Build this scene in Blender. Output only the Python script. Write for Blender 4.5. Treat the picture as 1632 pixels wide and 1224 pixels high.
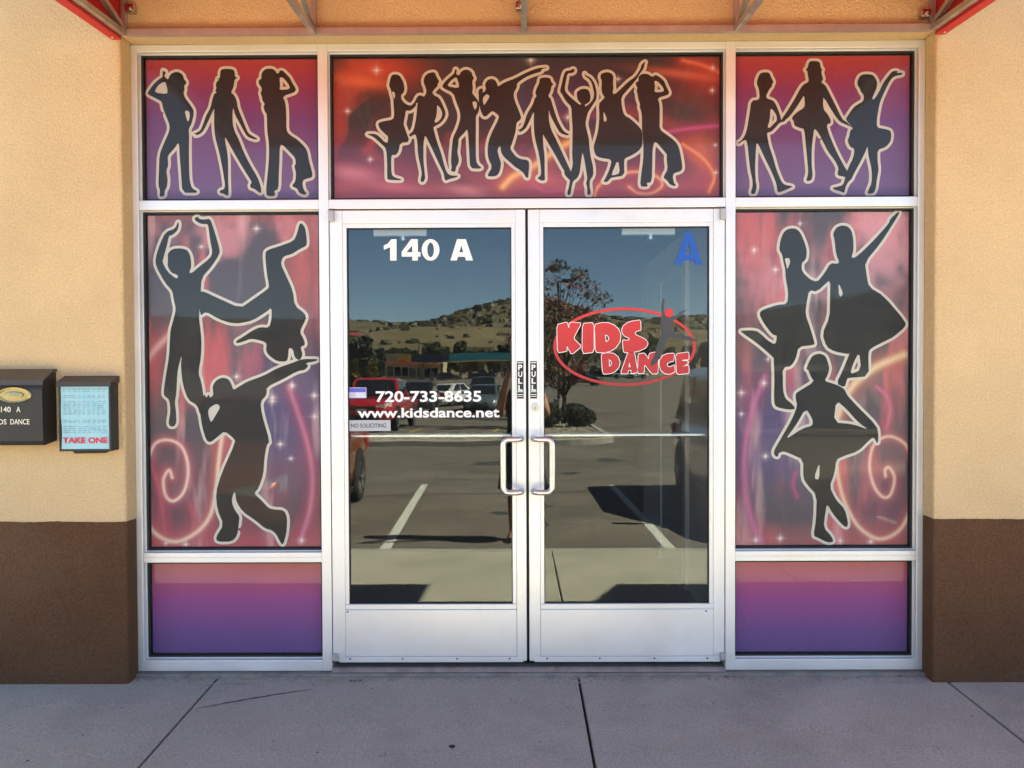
# Storefront with printed window films, mirrored car park in the door glass
import bpy, bmesh, math, random
import numpy as np
from math import radians, sin, cos, pi, tan, sqrt
from mathutils import Vector, Matrix, Euler
from mathutils.geometry import delaunay_2d_cdt

for _o in list(bpy.data.objects):
    bpy.data.objects.remove(_o)
SC = bpy.context.scene
COL = SC.collection
random.seed(7)

# ------------------------------------------------------------------ camera
F_PX, IMG_W, IMG_H = 1367.0, 1632, 1224
CAM = Vector((0.0, -3.99, 1.44))
YAW, PITCH, ROLL = radians(.34), radians(1.13), radians(-.24)
ROT = Matrix.Rotation(YAW, 3, 'Z') @ Matrix.Rotation(pi / 2 - PITCH, 3, 'X') @ Matrix.Rotation(ROLL, 3, 'Z')
cd = bpy.data.cameras.new('camera')
cam = bpy.data.objects.new('camera', cd)
COL.objects.link(cam)
cam.matrix_world = Matrix.Translation(CAM) @ ROT.to_4x4()
cd.sensor_fit = 'HORIZONTAL'
cd.sensor_width = 36.0
cd.lens = 36.0 * F_PX / IMG_W
cd.clip_start = 0.02
cd.clip_end = 4000
SC.camera = cam

# ------------------------------------------------------------------ sky and sun
SUN_VEC = Vector((.872, .13, 1.0)).normalized()
SUN_EL = math.asin(SUN_VEC.z)
SUN_AZ = math.atan2(SUN_VEC.x, SUN_VEC.y)
w = bpy.data.worlds.new('World')
SC.world = w
w.use_nodes = True
nt = w.node_tree
sky = nt.nodes.new('ShaderNodeTexSky')
sky.sky_type = 'NISHITA'
sky.sun_disc = False
sky.sun_elevation = SUN_EL
sky.sun_rotation = SUN_AZ
sky.altitude = 2500
sky.air_density = .75
sky.dust_density = .0
sky.ozone_density = 1.8
bg = nt.nodes['Background']
bg.inputs['Strength'].default_value = .066
nt.links.new(sky.outputs[0], bg.inputs['Color'])
sl = bpy.data.lights.new('sun', 'SUN')
sl.energy = 5.0
sl.angle = radians(.53)
sl.color = (1.0, .92, .80)
so = bpy.data.objects.new('sun', sl)
COL.objects.link(so)
so.location = (20, 5, 30)
so.rotation_euler = SUN_VEC.to_track_quat('Z', 'Y').to_euler()

SC.view_settings.view_transform = 'Standard'
SC.view_settings.look = 'None'
SC.view_settings.exposure = 3.21
SC.view_settings.gamma = 1.0
SC.view_settings.use_curve_mapping = False
SC.view_settings.use_white_balance = True     # camera balanced for open shade
SC.view_settings.white_balance_temperature = 7250
SC.view_settings.white_balance_tint = 2
cy = SC.cycles
cy.use_denoising = True
cy.max_bounces = 10
cy.diffuse_bounces = 4
cy.glossy_bounces = 5
cy.transparent_max_bounces = 12
cy.sample_clamp_indirect = 6.0
cy.caustics_reflective = False
cy.caustics_refractive = False
cy.use_light_tree = True

# ------------------------------------------------------------------ measuring helpers
def on_plane(u, v, y=0.0):
    """photo pixel -> point on the vertical plane at depth y"""
    d = ROT @ Vector(((u - IMG_W / 2) / F_PX, -(v - IMG_H / 2) / F_PX, -1.0))
    t = (y - CAM.y) / d.y
    return CAM + d * t

def mirror_at(u, v, dist):
    """photo pixel inside the mirrored view -> real point that lies dist metres along the mirrored view axis"""
    d = ROT @ Vector(((u - IMG_W / 2) / F_PX, -(v - IMG_H / 2) / F_PX, -1.0))
    p = CAM + d * (dist / d.y)
    return Vector((p.x, -p.y, p.z))

# ------------------------------------------------------------------ scene graph helpers
def link(o, parent=None, local=False):
    COL.objects.link(o)
    if parent is not None:
        o.parent = parent
        if not local:
            o.matrix_parent_inverse = world_of(parent).inverted()
    return o

def world_of(o):
    m = Matrix.LocRotScale(o.location, o.rotation_euler, o.scale)
    if o.parent is not None:
        m = world_of(o.parent) @ o.matrix_parent_inverse @ m
    return m

def tag(o, label=None, cat=None, group=None, kind=None):
    if label: o['label'] = label
    if cat: o['category'] = cat
    if group: o['group'] = group
    if kind: o['kind'] = kind
    return o

def thing(name, label, cat, loc=(0, 0, 0), rz=0.0, group=None, parent=None):
    o = bpy.data.objects.new(name, None)
    o.empty_display_size = .1
    o.location = loc
    o.rotation_euler = (0, 0, rz)
    link(o, parent)
    return tag(o, label, cat, group)

def copy_tree(o, parent=None):
    c = o.copy()
    COL.objects.link(c)
    c.parent = parent
    for ch in o.children:
        copy_tree(ch, c)
    return c

class MB:
    """collects shapes, builds ONE mesh object"""
    def __init__(s):
        s.v, s.f, s.m = [], [], []
    def add(s, vs, fs, mi=0):
        b = len(s.v)
        s.v += [tuple(p) for p in vs]
        for f in fs:
            s.f.append(tuple(i + b for i in f))
            s.m.append(mi)
        return s
    def box(s, x0, x1, y0, y1, z0, z1, ch=0.0, mi=0):
        if x0 > x1: x0, x1 = x1, x0
        if y0 > y1: y0, y1 = y1, y0
        if z0 > z1: z0, z1 = z1, z0
        if ch <= 0:
            vs = [(x, y, z) for x in (x0, x1) for y in (y0, y1) for z in (z0, z1)]
            fs = [(0, 1, 3, 2), (4, 6, 7, 5), (0, 4, 5, 1), (2, 3, 7, 6), (0, 2, 6, 4), (1, 5, 7, 3)]
            return s.add(vs, fs, mi)
        c = min(ch, (x1 - x0) * .45, (y1 - y0) * .45, (z1 - z0) * .45)
        bm = bmesh.new()
        bmesh.ops.create_cube(bm, size=1)
        for q in bm.verts:
            q.co = ((x0 + x1) / 2 + q.co.x * (x1 - x0), (y0 + y1) / 2 + q.co.y * (y1 - y0), (z0 + z1) / 2 + q.co.z * (z1 - z0))
        bmesh.ops.bevel(bm, geom=bm.edges[:], offset=c, segments=2, profile=.5, affect='EDGES')
        bm.verts.index_update()
        s.add([q.co[:] for q in bm.verts], [[q.index for q in f.verts] for f in bm.faces], mi)
        bm.free()
        return s
    def obox(s, c, dims, rot=None, mi=0):
        hx, hy, hz = (d / 2 for d in dims)
        R = rot if rot is not None else Matrix.Identity(3)
        vs = [Vector(c) + R @ Vector((x, y, z)) for x in (-hx, hx) for y in (-hy, hy) for z in (-hz, hz)]
        return s.add(vs, [(0, 1, 3, 2), (4, 6, 7, 5), (0, 4, 5, 1), (2, 3, 7, 6), (0, 2, 6, 4), (1, 5, 7, 3)], mi)
    def bar(s, a, b, wd, ht=None, up=(0, 0, 1), mi=0):
        a, b = Vector(a), Vector(b)
        ht = ht or wd
        d = (b - a).normalized()
        sd = d.cross(Vector(up))
        if sd.length < 1e-4: sd = d.cross(Vector((1, 0, 0)))
        sd.normalize()
        u = sd.cross(d).normalized()
        vs = []
        for p in (a, b):
            for i, j in ((-1, -1), (1, -1), (1, 1), (-1, 1)):
                vs.append(p + sd * (wd / 2 * i) + u * (ht / 2 * j))
        return s.add(vs, [(0, 1, 2, 3), (7, 6, 5, 4), (0, 4, 5, 1), (1, 5, 6, 2), (2, 6, 7, 3), (3, 7, 4, 0)], mi)
    def tube(s, pts, rad, n=10, cap=True, mi=0):
        pts = [Vector(p) for p in pts]
        if not hasattr(rad, '__len__'): rad = [rad] * len(pts)
        t0 = (pts[1] - pts[0]).normalized()
        nrm = t0.cross(Vector((0, 0, 1)))
        if nrm.length < .1: nrm = t0.cross(Vector((1, 0, 0)))
        nrm.normalize()
        vs = []
        for i, p in enumerate(pts):
            t = (pts[min(i + 1, len(pts) - 1)] - pts[max(i - 1, 0)]).normalized()
            nrm = (nrm - t * nrm.dot(t)).normalized()
            bn = t.cross(nrm)
            for k in range(n):
                a = 2 * pi * k / n
                vs.append(p + (nrm * cos(a) + bn * sin(a)) * rad[i])
        fs = []
        for i in range(len(pts) - 1):
            for k in range(n):
                fs.append((i * n + k, i * n + (k + 1) % n, (i + 1) * n + (k + 1) % n, (i + 1) * n + k))
        if cap:
            fs.append(tuple(reversed(range(n))))
            fs.append(tuple(range((len(pts) - 1) * n, len(pts) * n)))
        return s.add(vs, fs, mi)
    def cyl(s, a, b, r, n=16, mi=0):
        return s.tube([a, b], r, n, True, mi)
    def loft(s, rings, cap=True, mi=0):
        n = len(rings[0])
        vs = [p for r in rings for p in r]
        fs = []
        for i in range(len(rings) - 1):
            for k in range(n):
                fs.append((i * n + k, i * n + (k + 1) % n, (i + 1) * n + (k + 1) % n, (i + 1) * n + k))
        if cap:
            fs.append(tuple(reversed(range(n))))
            fs.append(tuple(range((len(rings) - 1) * n, len(rings) * n)))
        return s.add(vs, fs, mi)
    def ball(s, c, r, seg=12, rings=8, mi=0):
        c = Vector(c)
        if not hasattr(r, '__len__'): r = (r, r, r)
        vs = [c + Vector((0, 0, -r[2]))]
        for i in range(1, rings):
            a = -pi / 2 + pi * i / rings
            for k in range(seg):
                b = 2 * pi * k / seg
                vs.append(c + Vector((r[0] * cos(a) * cos(b), r[1] * cos(a) * sin(b), r[2] * sin(a))))
        vs.append(c + Vector((0, 0, r[2])))
        fs = []
        for k in range(seg):
            fs.append((0, 1 + (k + 1) % seg, 1 + k))
            e = 1 + (rings - 2) * seg
            fs.append((e + k, e + (k + 1) % seg, len(vs) - 1))
        for i in range(rings - 2):
            for k in range(seg):
                a = 1 + i * seg
                fs.append((a + k, a + (k + 1) % seg, a + seg + (k + 1) % seg, a + seg + k))
        return s.add(vs, fs, mi)
    def build(s, name, mat, parent=None, smooth=False, local=False, fix=True, angle=None):
        me = bpy.data.meshes.new(name)
        me.from_pydata(s.v, [], s.f)
        for mt in (mat if isinstance(mat, (list, tuple)) else [mat]):
            me.materials.append(mt)
        if any(s.m):
            me.polygons.foreach_set('material_index', s.m)
        if fix:
            bm = bmesh.new(); bm.from_mesh(me)
            bmesh.ops.recalc_face_normals(bm, faces=bm.faces)
            bm.to_mesh(me); bm.free()
        if smooth:
            me.polygons.foreach_set('use_smooth', [True] * len(me.polygons))
            if angle is not None:
                me.set_sharp_from_angle(angle=radians(angle))
        me.update()
        o = bpy.data.objects.new(name, me)
        return link(o, parent, local)

# ------------------------------------------------------------------ materials
def srgb(*c):
    out = []
    for x in c:
        x /= 255.0
        out.append(x / 12.92 if x <= .04045 else ((x + .055) / 1.055) ** 2.4)
    return tuple(out)

_mats = {}
def mat(name, base=(.5, .5, .5), rough=.5, metal=0.0, var=.0, vscale=4.0, bump=0.0, bscale=60.0, coat=0.0, spec=.5,
        stain=None, stain_scale=1.2, stain_amt=.35, detail=6.0, rvar=0.0, obj=True, speck=0.0, sscale=300.0, stain_lo=.48, stain_hi=.72):
    if name in _mats: return _mats[name]
    m = bpy.data.materials.new(name)
    m.use_nodes = True
    t = m.node_tree
    b = t.nodes['Principled BSDF']
    b.inputs['Roughness'].default_value = rough
    b.inputs['Metallic'].default_value = metal
    b.inputs['Coat Weight'].default_value = coat
    b.inputs['Coat Roughness'].default_value = .05
    b.inputs['Specular IOR Level'].default_value = spec
    b.inputs['Base Color'].default_value = (*base, 1)
    tc = t.nodes.new('ShaderNodeTexCoord')
    geo = t.nodes.new('ShaderNodeNewGeometry')
    vec = geo.outputs['Position'] if not obj else tc.outputs['Object']
    col = None
    if var > 0:
        n = t.nodes.new('ShaderNodeTexNoise')
        n.inputs['Scale'].default_value = vscale
        n.inputs['Detail'].default_value = detail
        n.inputs['Roughness'].default_value = .62
        t.links.new(vec, n.inputs['Vector'])
        mr = t.nodes.new('ShaderNodeMapRange')
        mr.inputs['From Min'].default_value = .3
        mr.inputs['From Max'].default_value = .7
        mr.inputs['To Min'].default_value = 1 - var
        mr.inputs['To Max'].default_value = 1 + var
        t.links.new(n.outputs['Fac'], mr.inputs['Value'])
        mx = t.nodes.new('ShaderNodeVectorMath'); mx.operation = 'SCALE'
        mx.inputs[0].default_value = base
        t.links.new(mr.outputs[0], mx.inputs['Scale'])
        col = mx.outputs[0]
        if rvar > 0:
            m2 = t.nodes.new('ShaderNodeMapRange')
            m2.inputs['From Min'].default_value = .3; m2.inputs['From Max'].default_value = .7
            m2.inputs['To Min'].default_value = max(.02, rough - rvar); m2.inputs['To Max'].default_value = min(1, rough + rvar)
            t.links.new(n.outputs['Fac'], m2.inputs['Value'])
            t.links.new(m2.outputs[0], b.inputs['Roughness'])
    if stain is not None:
        n2 = t.nodes.new('ShaderNodeTexNoise')
        n2.inputs['Scale'].default_value = stain_scale
        n2.inputs['Detail'].default_value = 8
        n2.inputs['Roughness'].default_value = .68
        t.links.new(vec, n2.inputs['Vector'])
        r2 = t.nodes.new('ShaderNodeMapRange')
        r2.inputs['From Min'].default_value = stain_lo; r2.inputs['From Max'].default_value = stain_hi
        r2.inputs['To Max'].default_value = stain_amt
        t.links.new(n2.outputs['Fac'], r2.inputs['Value'])
        mc = t.nodes.new('ShaderNodeMix'); mc.data_type = 'RGBA'
        t.links.new(r2.outputs[0], mc.inputs['Factor'])
        if col is not None: t.links.new(col, mc.inputs['A'])
        else: mc.inputs['A'].default_value = (*base, 1)
        mc.inputs['B'].default_value = (*stain, 1)
        col = mc.outputs['Result']
    if speck > 0 and col is not None:
        n4 = t.nodes.new('ShaderNodeTexNoise'); n4.inputs['Scale'].default_value = sscale; n4.inputs['Detail'].default_value = 3
        t.links.new(vec, n4.inputs['Vector'])
        r4 = t.nodes.new('ShaderNodeMapRange'); r4.inputs['From Min'].default_value = .3; r4.inputs['From Max'].default_value = .7
        r4.inputs['To Min'].default_value = 1 - speck; r4.inputs['To Max'].default_value = 1 + speck
        t.links.new(n4.outputs['Fac'], r4.inputs['Value'])
        s4 = t.nodes.new('ShaderNodeVectorMath'); s4.operation = 'SCALE'
        t.links.new(col, s4.inputs[0]); t.links.new(r4.outputs[0], s4.inputs['Scale'])
        col = s4.outputs[0]
    if col is not None:
        t.links.new(col, b.inputs['Base Color'])
    if bump > 0:
        n3 = t.nodes.new('ShaderNodeTexNoise')
        n3.inputs['Scale'].default_value = bscale
        n3.inputs['Detail'].default_value = 5
        n3.inputs['Roughness'].default_value = .65
        t.links.new(vec, n3.inputs['Vector'])
        bp = t.nodes.new('ShaderNodeBump')
        bp.inputs['Strength'].default_value = 1.0
        bp.inputs['Distance'].default_value = bump
        t.links.new(n3.outputs['Fac'], bp.inputs['Height'])
        t.links.new(bp.outputs[0], b.inputs['Normal'])
    _mats[name] = m
    return m

def glass_mat(name, tint, ior, dust):
    m = bpy.data.materials.new(name); m.use_nodes = True
    t = m.node_tree
    for n in list(t.nodes):
        if n.type != 'OUTPUT_MATERIAL': t.nodes.remove(n)
    out = [n for n in t.nodes if n.type == 'OUTPUT_MATERIAL'][0]
    tr = t.nodes.new('ShaderNodeBsdfTransparent'); tr.inputs['Color'].default_value = (*tint, 1)
    gl = t.nodes.new('ShaderNodeBsdfGlossy'); gl.inputs['Roughness'].default_value = 0.0
    gl.inputs['Color'].default_value = (.90, .99, 1.0, 1)
    fr = t.nodes.new('ShaderNodeFresnel'); fr.inputs['IOR'].default_value = ior
    # float glass is never perfectly flat: faint long waves
    tc = t.nodes.new('ShaderNodeTexCoord')
    n3 = t.nodes.new('ShaderNodeTexNoise'); n3.inputs['Scale'].default_value = 1.6; n3.inputs['Detail'].default_value = 1
    bp = t.nodes.new('ShaderNodeBump'); bp.inputs['Strength'].default_value = 1; bp.inputs['Distance'].default_value = .0009
    t.links.new(tc.outputs['Object'], n3.inputs['Vector']); t.links.new(n3.outputs['Fac'], bp.inputs['Height'])
    t.links.new(bp.outputs[0], gl.inputs['Normal'])
    mx = t.nodes.new('ShaderNodeMixShader')
    t.links.new(fr.outputs[0], mx.inputs[0]); t.links.new(tr.outputs[0], mx.inputs[1]); t.links.new(gl.outputs[0], mx.inputs[2])
    # thin uneven film of dust and wiped smears
    df = t.nodes.new('ShaderNodeBsdfDiffuse'); df.inputs['Color'].default_value = (.6, .57, .52, 1)
    mp = t.nodes.new('ShaderNodeMapping'); mp.inputs['Rotation'].default_value = (0, .6, 0); mp.inputs['Scale'].default_value = (2.2, 1, 9)
    n5 = t.nodes.new('ShaderNodeTexNoise'); n5.inputs['Scale'].default_value = 1.3; n5.inputs['Detail'].default_value = 7; n5.inputs['Roughness'].default_value = .7
    t.links.new(tc.outputs['Object'], mp.inputs['Vector']); t.links.new(mp.outputs[0], n5.inputs['Vector'])
    r5 = t.nodes.new('ShaderNodeMapRange'); r5.inputs['From Min'].default_value = .3; r5.inputs['From Max'].default_value = .75
    r5.inputs['To Min'].default_value = dust * .25; r5.inputs['To Max'].default_value = dust
    t.links.new(n5.outputs['Fac'], r5.inputs['Value'])
    m2 = t.nodes.new('ShaderNodeMixShader')
    t.links.new(r5.outputs[0], m2.inputs[0]); t.links.new(mx.outputs[0], m2.inputs[1]); t.links.new(df.outputs[0], m2.inputs[2])
    t.links.new(m2.outputs[0], out.inputs['Surface'])
    return m

def vcol_mat(name, rough=.45, gain=1.0):
    m = bpy.data.materials.new(name); m.use_nodes = True
    t = m.node_tree; b = t.nodes['Principled BSDF']
    b.inputs['Roughness'].default_value = rough
    a = t.nodes.new('ShaderNodeAttribute'); a.attribute_name = 'Ink'
    # fine dot screen of the perforated film
    tc = t.nodes.new('ShaderNodeTexCoord')
    n = t.nodes.new('ShaderNodeTexNoise'); n.inputs['Scale'].default_value = 420; n.inputs['Detail'].default_value = 2
    t.links.new(tc.outputs['Object'], n.inputs['Vector'])
    mr = t.nodes.new('ShaderNodeMapRange'); mr.inputs['From Min'].default_value = .3; mr.inputs['From Max'].default_value = .7
    mr.inputs['To Min'].default_value = .86 * gain; mr.inputs['To Max'].default_value = 1.14 * gain
    t.links.new(n.outputs['Fac'], mr.inputs['Value'])
    sc = t.nodes.new('ShaderNodeVectorMath'); sc.operation = 'SCALE'
    t.links.new(a.outputs['Color'], sc.inputs[0]); t.links.new(mr.outputs[0], sc.inputs['Scale'])
    t.links.new(sc.outputs[0], b.inputs['Base Color'])
    return m

def fabric_mat(name, base, trans):
    m = bpy.data.materials.new(name); m.use_nodes = True
    t = m.node_tree
    for n in list(t.nodes):
        if n.type != 'OUTPUT_MATERIAL': t.nodes.remove(n)
    out = [n for n in t.nodes if n.type == 'OUTPUT_MATERIAL'][0]
    d = t.nodes.new('ShaderNodeBsdfDiffuse'); d.inputs['Color'].default_value = (*base, 1)
    r = t.nodes.new('ShaderNodeBsdfTranslucent'); r.inputs['Color'].default_value = (*trans, 1)
    mx = t.nodes.new('ShaderNodeMixShader'); mx.inputs[0].default_value = .26
    tc = t.nodes.new('ShaderNodeTexCoord')
    n3 = t.nodes.new('ShaderNodeTexNoise'); n3.inputs['Scale'].default_value = 900
    bp = t.nodes.new('ShaderNodeBump'); bp.inputs['Distance'].default_value = .0006
    t.links.new(tc.outputs['Object'], n3.inputs['Vector']); t.links.new(n3.outputs['Fac'], bp.inputs['Height'])
    t.links.new(bp.outputs[0], d.inputs['Normal'])
    t.links.new(d.outputs[0], mx.inputs[1]); t.links.new(r.outputs[0], mx.inputs[2])
    t.links.new(mx.outputs[0], out.inputs['Surface'])
    return m

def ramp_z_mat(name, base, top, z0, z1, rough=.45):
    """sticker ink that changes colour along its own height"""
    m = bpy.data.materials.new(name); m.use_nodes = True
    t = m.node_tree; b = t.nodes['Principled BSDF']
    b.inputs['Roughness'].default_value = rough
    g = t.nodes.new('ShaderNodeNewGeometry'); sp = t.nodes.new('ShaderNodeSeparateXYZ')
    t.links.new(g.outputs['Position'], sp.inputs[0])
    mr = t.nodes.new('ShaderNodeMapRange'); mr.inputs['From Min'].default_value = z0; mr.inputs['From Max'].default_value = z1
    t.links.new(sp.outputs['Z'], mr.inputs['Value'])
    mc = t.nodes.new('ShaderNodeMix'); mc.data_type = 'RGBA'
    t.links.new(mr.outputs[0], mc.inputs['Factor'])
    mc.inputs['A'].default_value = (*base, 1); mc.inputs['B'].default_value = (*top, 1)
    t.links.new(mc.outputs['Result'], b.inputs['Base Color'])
    return m

M_STUCCO = mat('stucco_cream', (.70, .495, .27), .92, var=.07, vscale=1.7, bump=.009, bscale=95, stain=(.60, .41, .215), stain_scale=.8, stain_amt=.45, spec=.2, speck=.11, sscale=120)
M_BASE = mat('stucco_brown', (.118, .056, .026), .9, var=.14, vscale=2.2, bump=.009, bscale=95, stain=(.15, .085, .048), stain_scale=2.4, stain_amt=.5, spec=.25, speck=.24, sscale=120)
M_ALU = mat('anodised_aluminium', (.78, .795, .775), .44, .6, var=.035, vscale=2, rvar=.09, spec=.5, stain=(.50, .49, .46), stain_scale=2.6, stain_amt=.25, speck=.02, sscale=500)
M_STEEL = mat('brushed_steel', (.66, .63, .58), .36, 1.0, var=.08, vscale=30, rvar=.08)
M_GALV = mat('galvanised_steel', (.52, .50, .47), .45, .9, var=.16, vscale=14, rvar=.1)
M_BLACKRUB = mat('black_rubber', (.012, .012, .013), .6)
M_CONC = mat('concrete', (.43, .398, .325), .9, var=.13, vscale=1.1, bump=.0028, bscale=240, stain=(.28, .255, .21), stain_scale=1.3, stain_amt=.62, spec=.25, obj=False, speck=.24, sscale=150)
M_CURB = mat('kerb_concrete', (.37, .35, .31), .9, var=.12, vscale=3, bump=.003, bscale=120, stain=(.2, .18, .15), stain_scale=2.3, stain_amt=.5, obj=False)
M_MORTAR = mat('mortar_bed', (.22, .20, .17), .95, var=.25, vscale=14, bump=.006, bscale=60, obj=False)
M_ASPHALT = mat('asphalt', (.152, .128, .106), .9, var=.28, vscale=.8, bump=.003, bscale=160, stain=(.072, .064, .056), stain_scale=.3, stain_amt=.55, spec=.3, obj=False, detail=8, speck=.32, sscale=26)
M_TAR = mat('tar_seal', (.035, .032, .03), .7, var=.15, vscale=9)
M_PAINTW = mat('road_paint_white', (.62, .61, .56), .8, var=.15, vscale=12, stain=(.25, .24, .21), stain_scale=8, stain_amt=.5)
M_PAINTY = mat('road_paint_yellow', (.55, .38, .08), .8, var=.15, vscale=12)
M_GLASS = glass_mat('door_glass', (.93, .945, .94), 1.505, .011)
M_WGLASS = glass_mat('window_glass', (.97, .975, .97), 1.20, .006)
M_INK = mat('film_black_ink', (.010, .0095, .0095), .5)
M_OUT = mat('film_cream_ink', (.80, .75, .66), .5)
M_PRINT = vcol_mat('film_print', .5, 1.12)
M_AWN = fabric_mat('awning_red_fabric', (.42, .02, .02), (.34, .03, .02))
M_REDHEM = mat('awning_red_hem', (.52, .02, .022), .6)
M_WHITE = mat('white_vinyl', (.86, .86, .84), .45)
M_BLUE = mat('blue_vinyl', (.004, .085, .42), .45)
M_DARK = mat('dark_paint', (.03, .03, .032), .5)
# ================================================================== the setting: pavement, car park, land
SLOPE = .03
KERB_Y = -3.22
def z_walk(y): return SLOPE * y if y < 0 else 0.0
Z_GUT = z_walk(KERB_Y) - .15
def z_lot(y):
    if y > -38: return Z_GUT + .021 * (y - KERB_Y)
    return Z_GUT + .021 * (-38 - KERB_Y)
Z_FAR = z_lot(-100)

def sheet(name, xs, ys, zf, m, kind='structure', dz=0.0, parent=None):
    b = MB()
    vs = [(x, y, zf(y) + dz) for y in ys for x in xs]
    n = len(xs)
    fs = [(j * n + i, j * n + i + 1, (j + 1) * n + i + 1, (j + 1) * n + i) for j in range(len(ys) - 1) for i in range(n - 1)]
    b.add(vs, fs)
    o = b.build(name, m, parent)
    if parent is None: tag(o, kind=kind)
    return o

M_DRY = mat('dry_grass', (.27, .20, .105), .95, var=.3, vscale=.05, stain=(.16, .14, .06), stain_scale=.02, stain_amt=.7, obj=False)
sheet('ground', [-1800, -300, 0, 300, 1800], [600, 30, -2.9], lambda y: Z_FAR - .5, M_DRY)
sheet('terrain', [-1800, -300, 0, 300, 1800], [-150, -400, -2600], lambda y: Z_FAR - .03, M_DRY)
sheet('asphalt_car_park', [-90, -40, -12, 0, 12, 40, 90], [-2.6, -6, -12, -20, -38, -80, -215], z_lot, M_ASPHALT)

# pavement slabs
WALK = thing('pavement', None, None, (0, -1.6, -.1)); tag(WALK, kind='structure')
bed = MB(); bed.add([(-14, .12, -.055), (14, .12, -.055), (14, KERB_Y + .16, z_walk(KERB_Y) - .05), (-14, KERB_Y + .16, z_walk(KERB_Y) - .05)], [(0, 1, 2, 3)])
bed.build('joint_filler', mat('joint_filler', (.045, .042, .04), .95), WALK)
def slab(x0, x1, y0, y1, t=.09, g=.0055, m=M_CONC, name='slab', parent=WALK):
    bm = bmesh.new()
    bmesh.ops.create_cube(bm, size=1)
    for q in bm.verts:
        x = x0 + g if q.co.x < 0 else x1 - g
        y = y0 + g if q.co.y < 0 else y1 - g
        q.co = (x, y, z_walk(y) + (0 if q.co.z > 0 else -t))
    bmesh.ops.bevel(bm, geom=bm.edges[:], offset=.006, segments=2, profile=.5, affect='EDGES')
    bm.verts.index_update()
    mb = MB(); mb.add([q.co[:] for q in bm.verts], [[q.index for q in f.verts] for f in bm.faces])
    bm.free()
    return mb.build(name, m, parent)
jx = [-1.40 + 1.68 * k for k in range(-5, 7)]
for a, b_ in zip(jx[:-1], jx[1:]):
    slab(a, b_, -2.46, -.012)
    slab(a, b_, KERB_Y + .155, -2.46, g=.003)
# kerb in lengths
KX = [-1.05 + 3.05 * k for k in range(-4, 5)]
KERB = thing('kerb', None, None, (0, KERB_Y, Z_GUT)); tag(KERB, kind='structure')
for a, b_ in zip(KX[:-1], KX[1:]):
    zt = z_walk(KERB_Y)
    prof = [(KERB_Y + .15, Z_GUT - .1), (KERB_Y + .15, zt + .002), (KERB_Y + .03, zt), (KERB_Y + .008, zt - .012), (KERB_Y, zt - .03), (KERB_Y - .025, Z_GUT - .1)]
    k = MB(); k.loft([[(a + .004, y, z) for y, z in prof], [(b_ - .004, y, z) for y, z in prof]])
    k.build('kerb_stone', M_CURB, KERB)

# ================================================================== the building
XL, XR = -1.786, 1.888          # edges of the opening
FRONT = -.10                    # stucco face; the aluminium frame face is y = 0
Z_HEAD = 2.940
H_WALL = 8.3
Z_BAND = .742
BLD = thing('shop_building', 'cream stucco shop building with dark brown base and recessed glass entrance', 'building', (0, 3, 0))
def wall(name, x0, x1, y0, y1, z0, z1, m, ch=0.0):
    mb = MB(); mb.box(x0, x1, y0, y1, z0, z1, ch)
    return mb.build(name, m, BLD, smooth=False)
wall('stucco_wall', -13, XL, FRONT, .25, -.12, H_WALL, M_STUCCO, .012)
wall('stucco_wall', XR, 13, FRONT, .25, -.12, H_WALL, M_STUCCO, .012)
wall('stucco_wall', XL + .0005, XR - .0005, FRONT + .0006, .25, Z_HEAD, H_WALL, M_STUCCO, .012)
def base_coat(path, seed):
    """2 mm coat of brown finish on the wall face, its top edge cut in by hand"""
    rr = random.Random(seed); th = .0025
    pts = []
    for (xa, ya), (xb, yb) in zip(path[:-1], path[1:]):
        n = max(2, int(math.hypot(xb - xa, yb - ya) / .022))
        for i in range(n): pts.append((xa + (xb - xa) * i / n, ya + (yb - ya) * i / n))
    pts.append(path[-1])
    cx = sum(p_[0] for p_ in path) / len(path)
    mb = MB(); vs = []; wob = 0
    for i, (x, y) in enumerate(pts):
        wob = wob * .7 + rr.uniform(-.0016, .0016)
        vs += [(x, y, -.12), (x, y, Z_BAND + wob), (x, y + .002, Z_BAND + wob + .0006)]
    fs = []
    for i in range(len(pts) - 1):
        for l in range(2): fs.append((3 * i + l, 3 * i + l + 1, 3 * i + 4 + l, 3 * i + 3 + l))
    mb.add(vs, fs)
    return mb.build('wall_base', M_BASE, BLD)
base_coat([(-13, FRONT - .0025), (XL - .004, FRONT - .0025), (XL + .0025, FRONT + .004), (XL + .0025, -.002)], 1)
base_coat([(13, FRONT - .0025), (XR + .004, FRONT - .0025), (XR - .0025, FRONT + .004), (XR - .0025, -.002)], 2)
wall('roof', -13, 13, .25, 12, H_WALL - .6, H_WALL - .4, mat('roof_membrane', (.4, .38, .35), .9))
wall('side_wall', -13.2, -13, FRONT, 12, -.12, H_WALL, M_STUCCO)
wall('side_wall', 13, 13.2, FRONT, 12, -.12, H_WALL, M_STUCCO)
wall('rear_wall', -13, 13, 12, 12.2, -.12, H_WALL, M_STUCCO)
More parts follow.
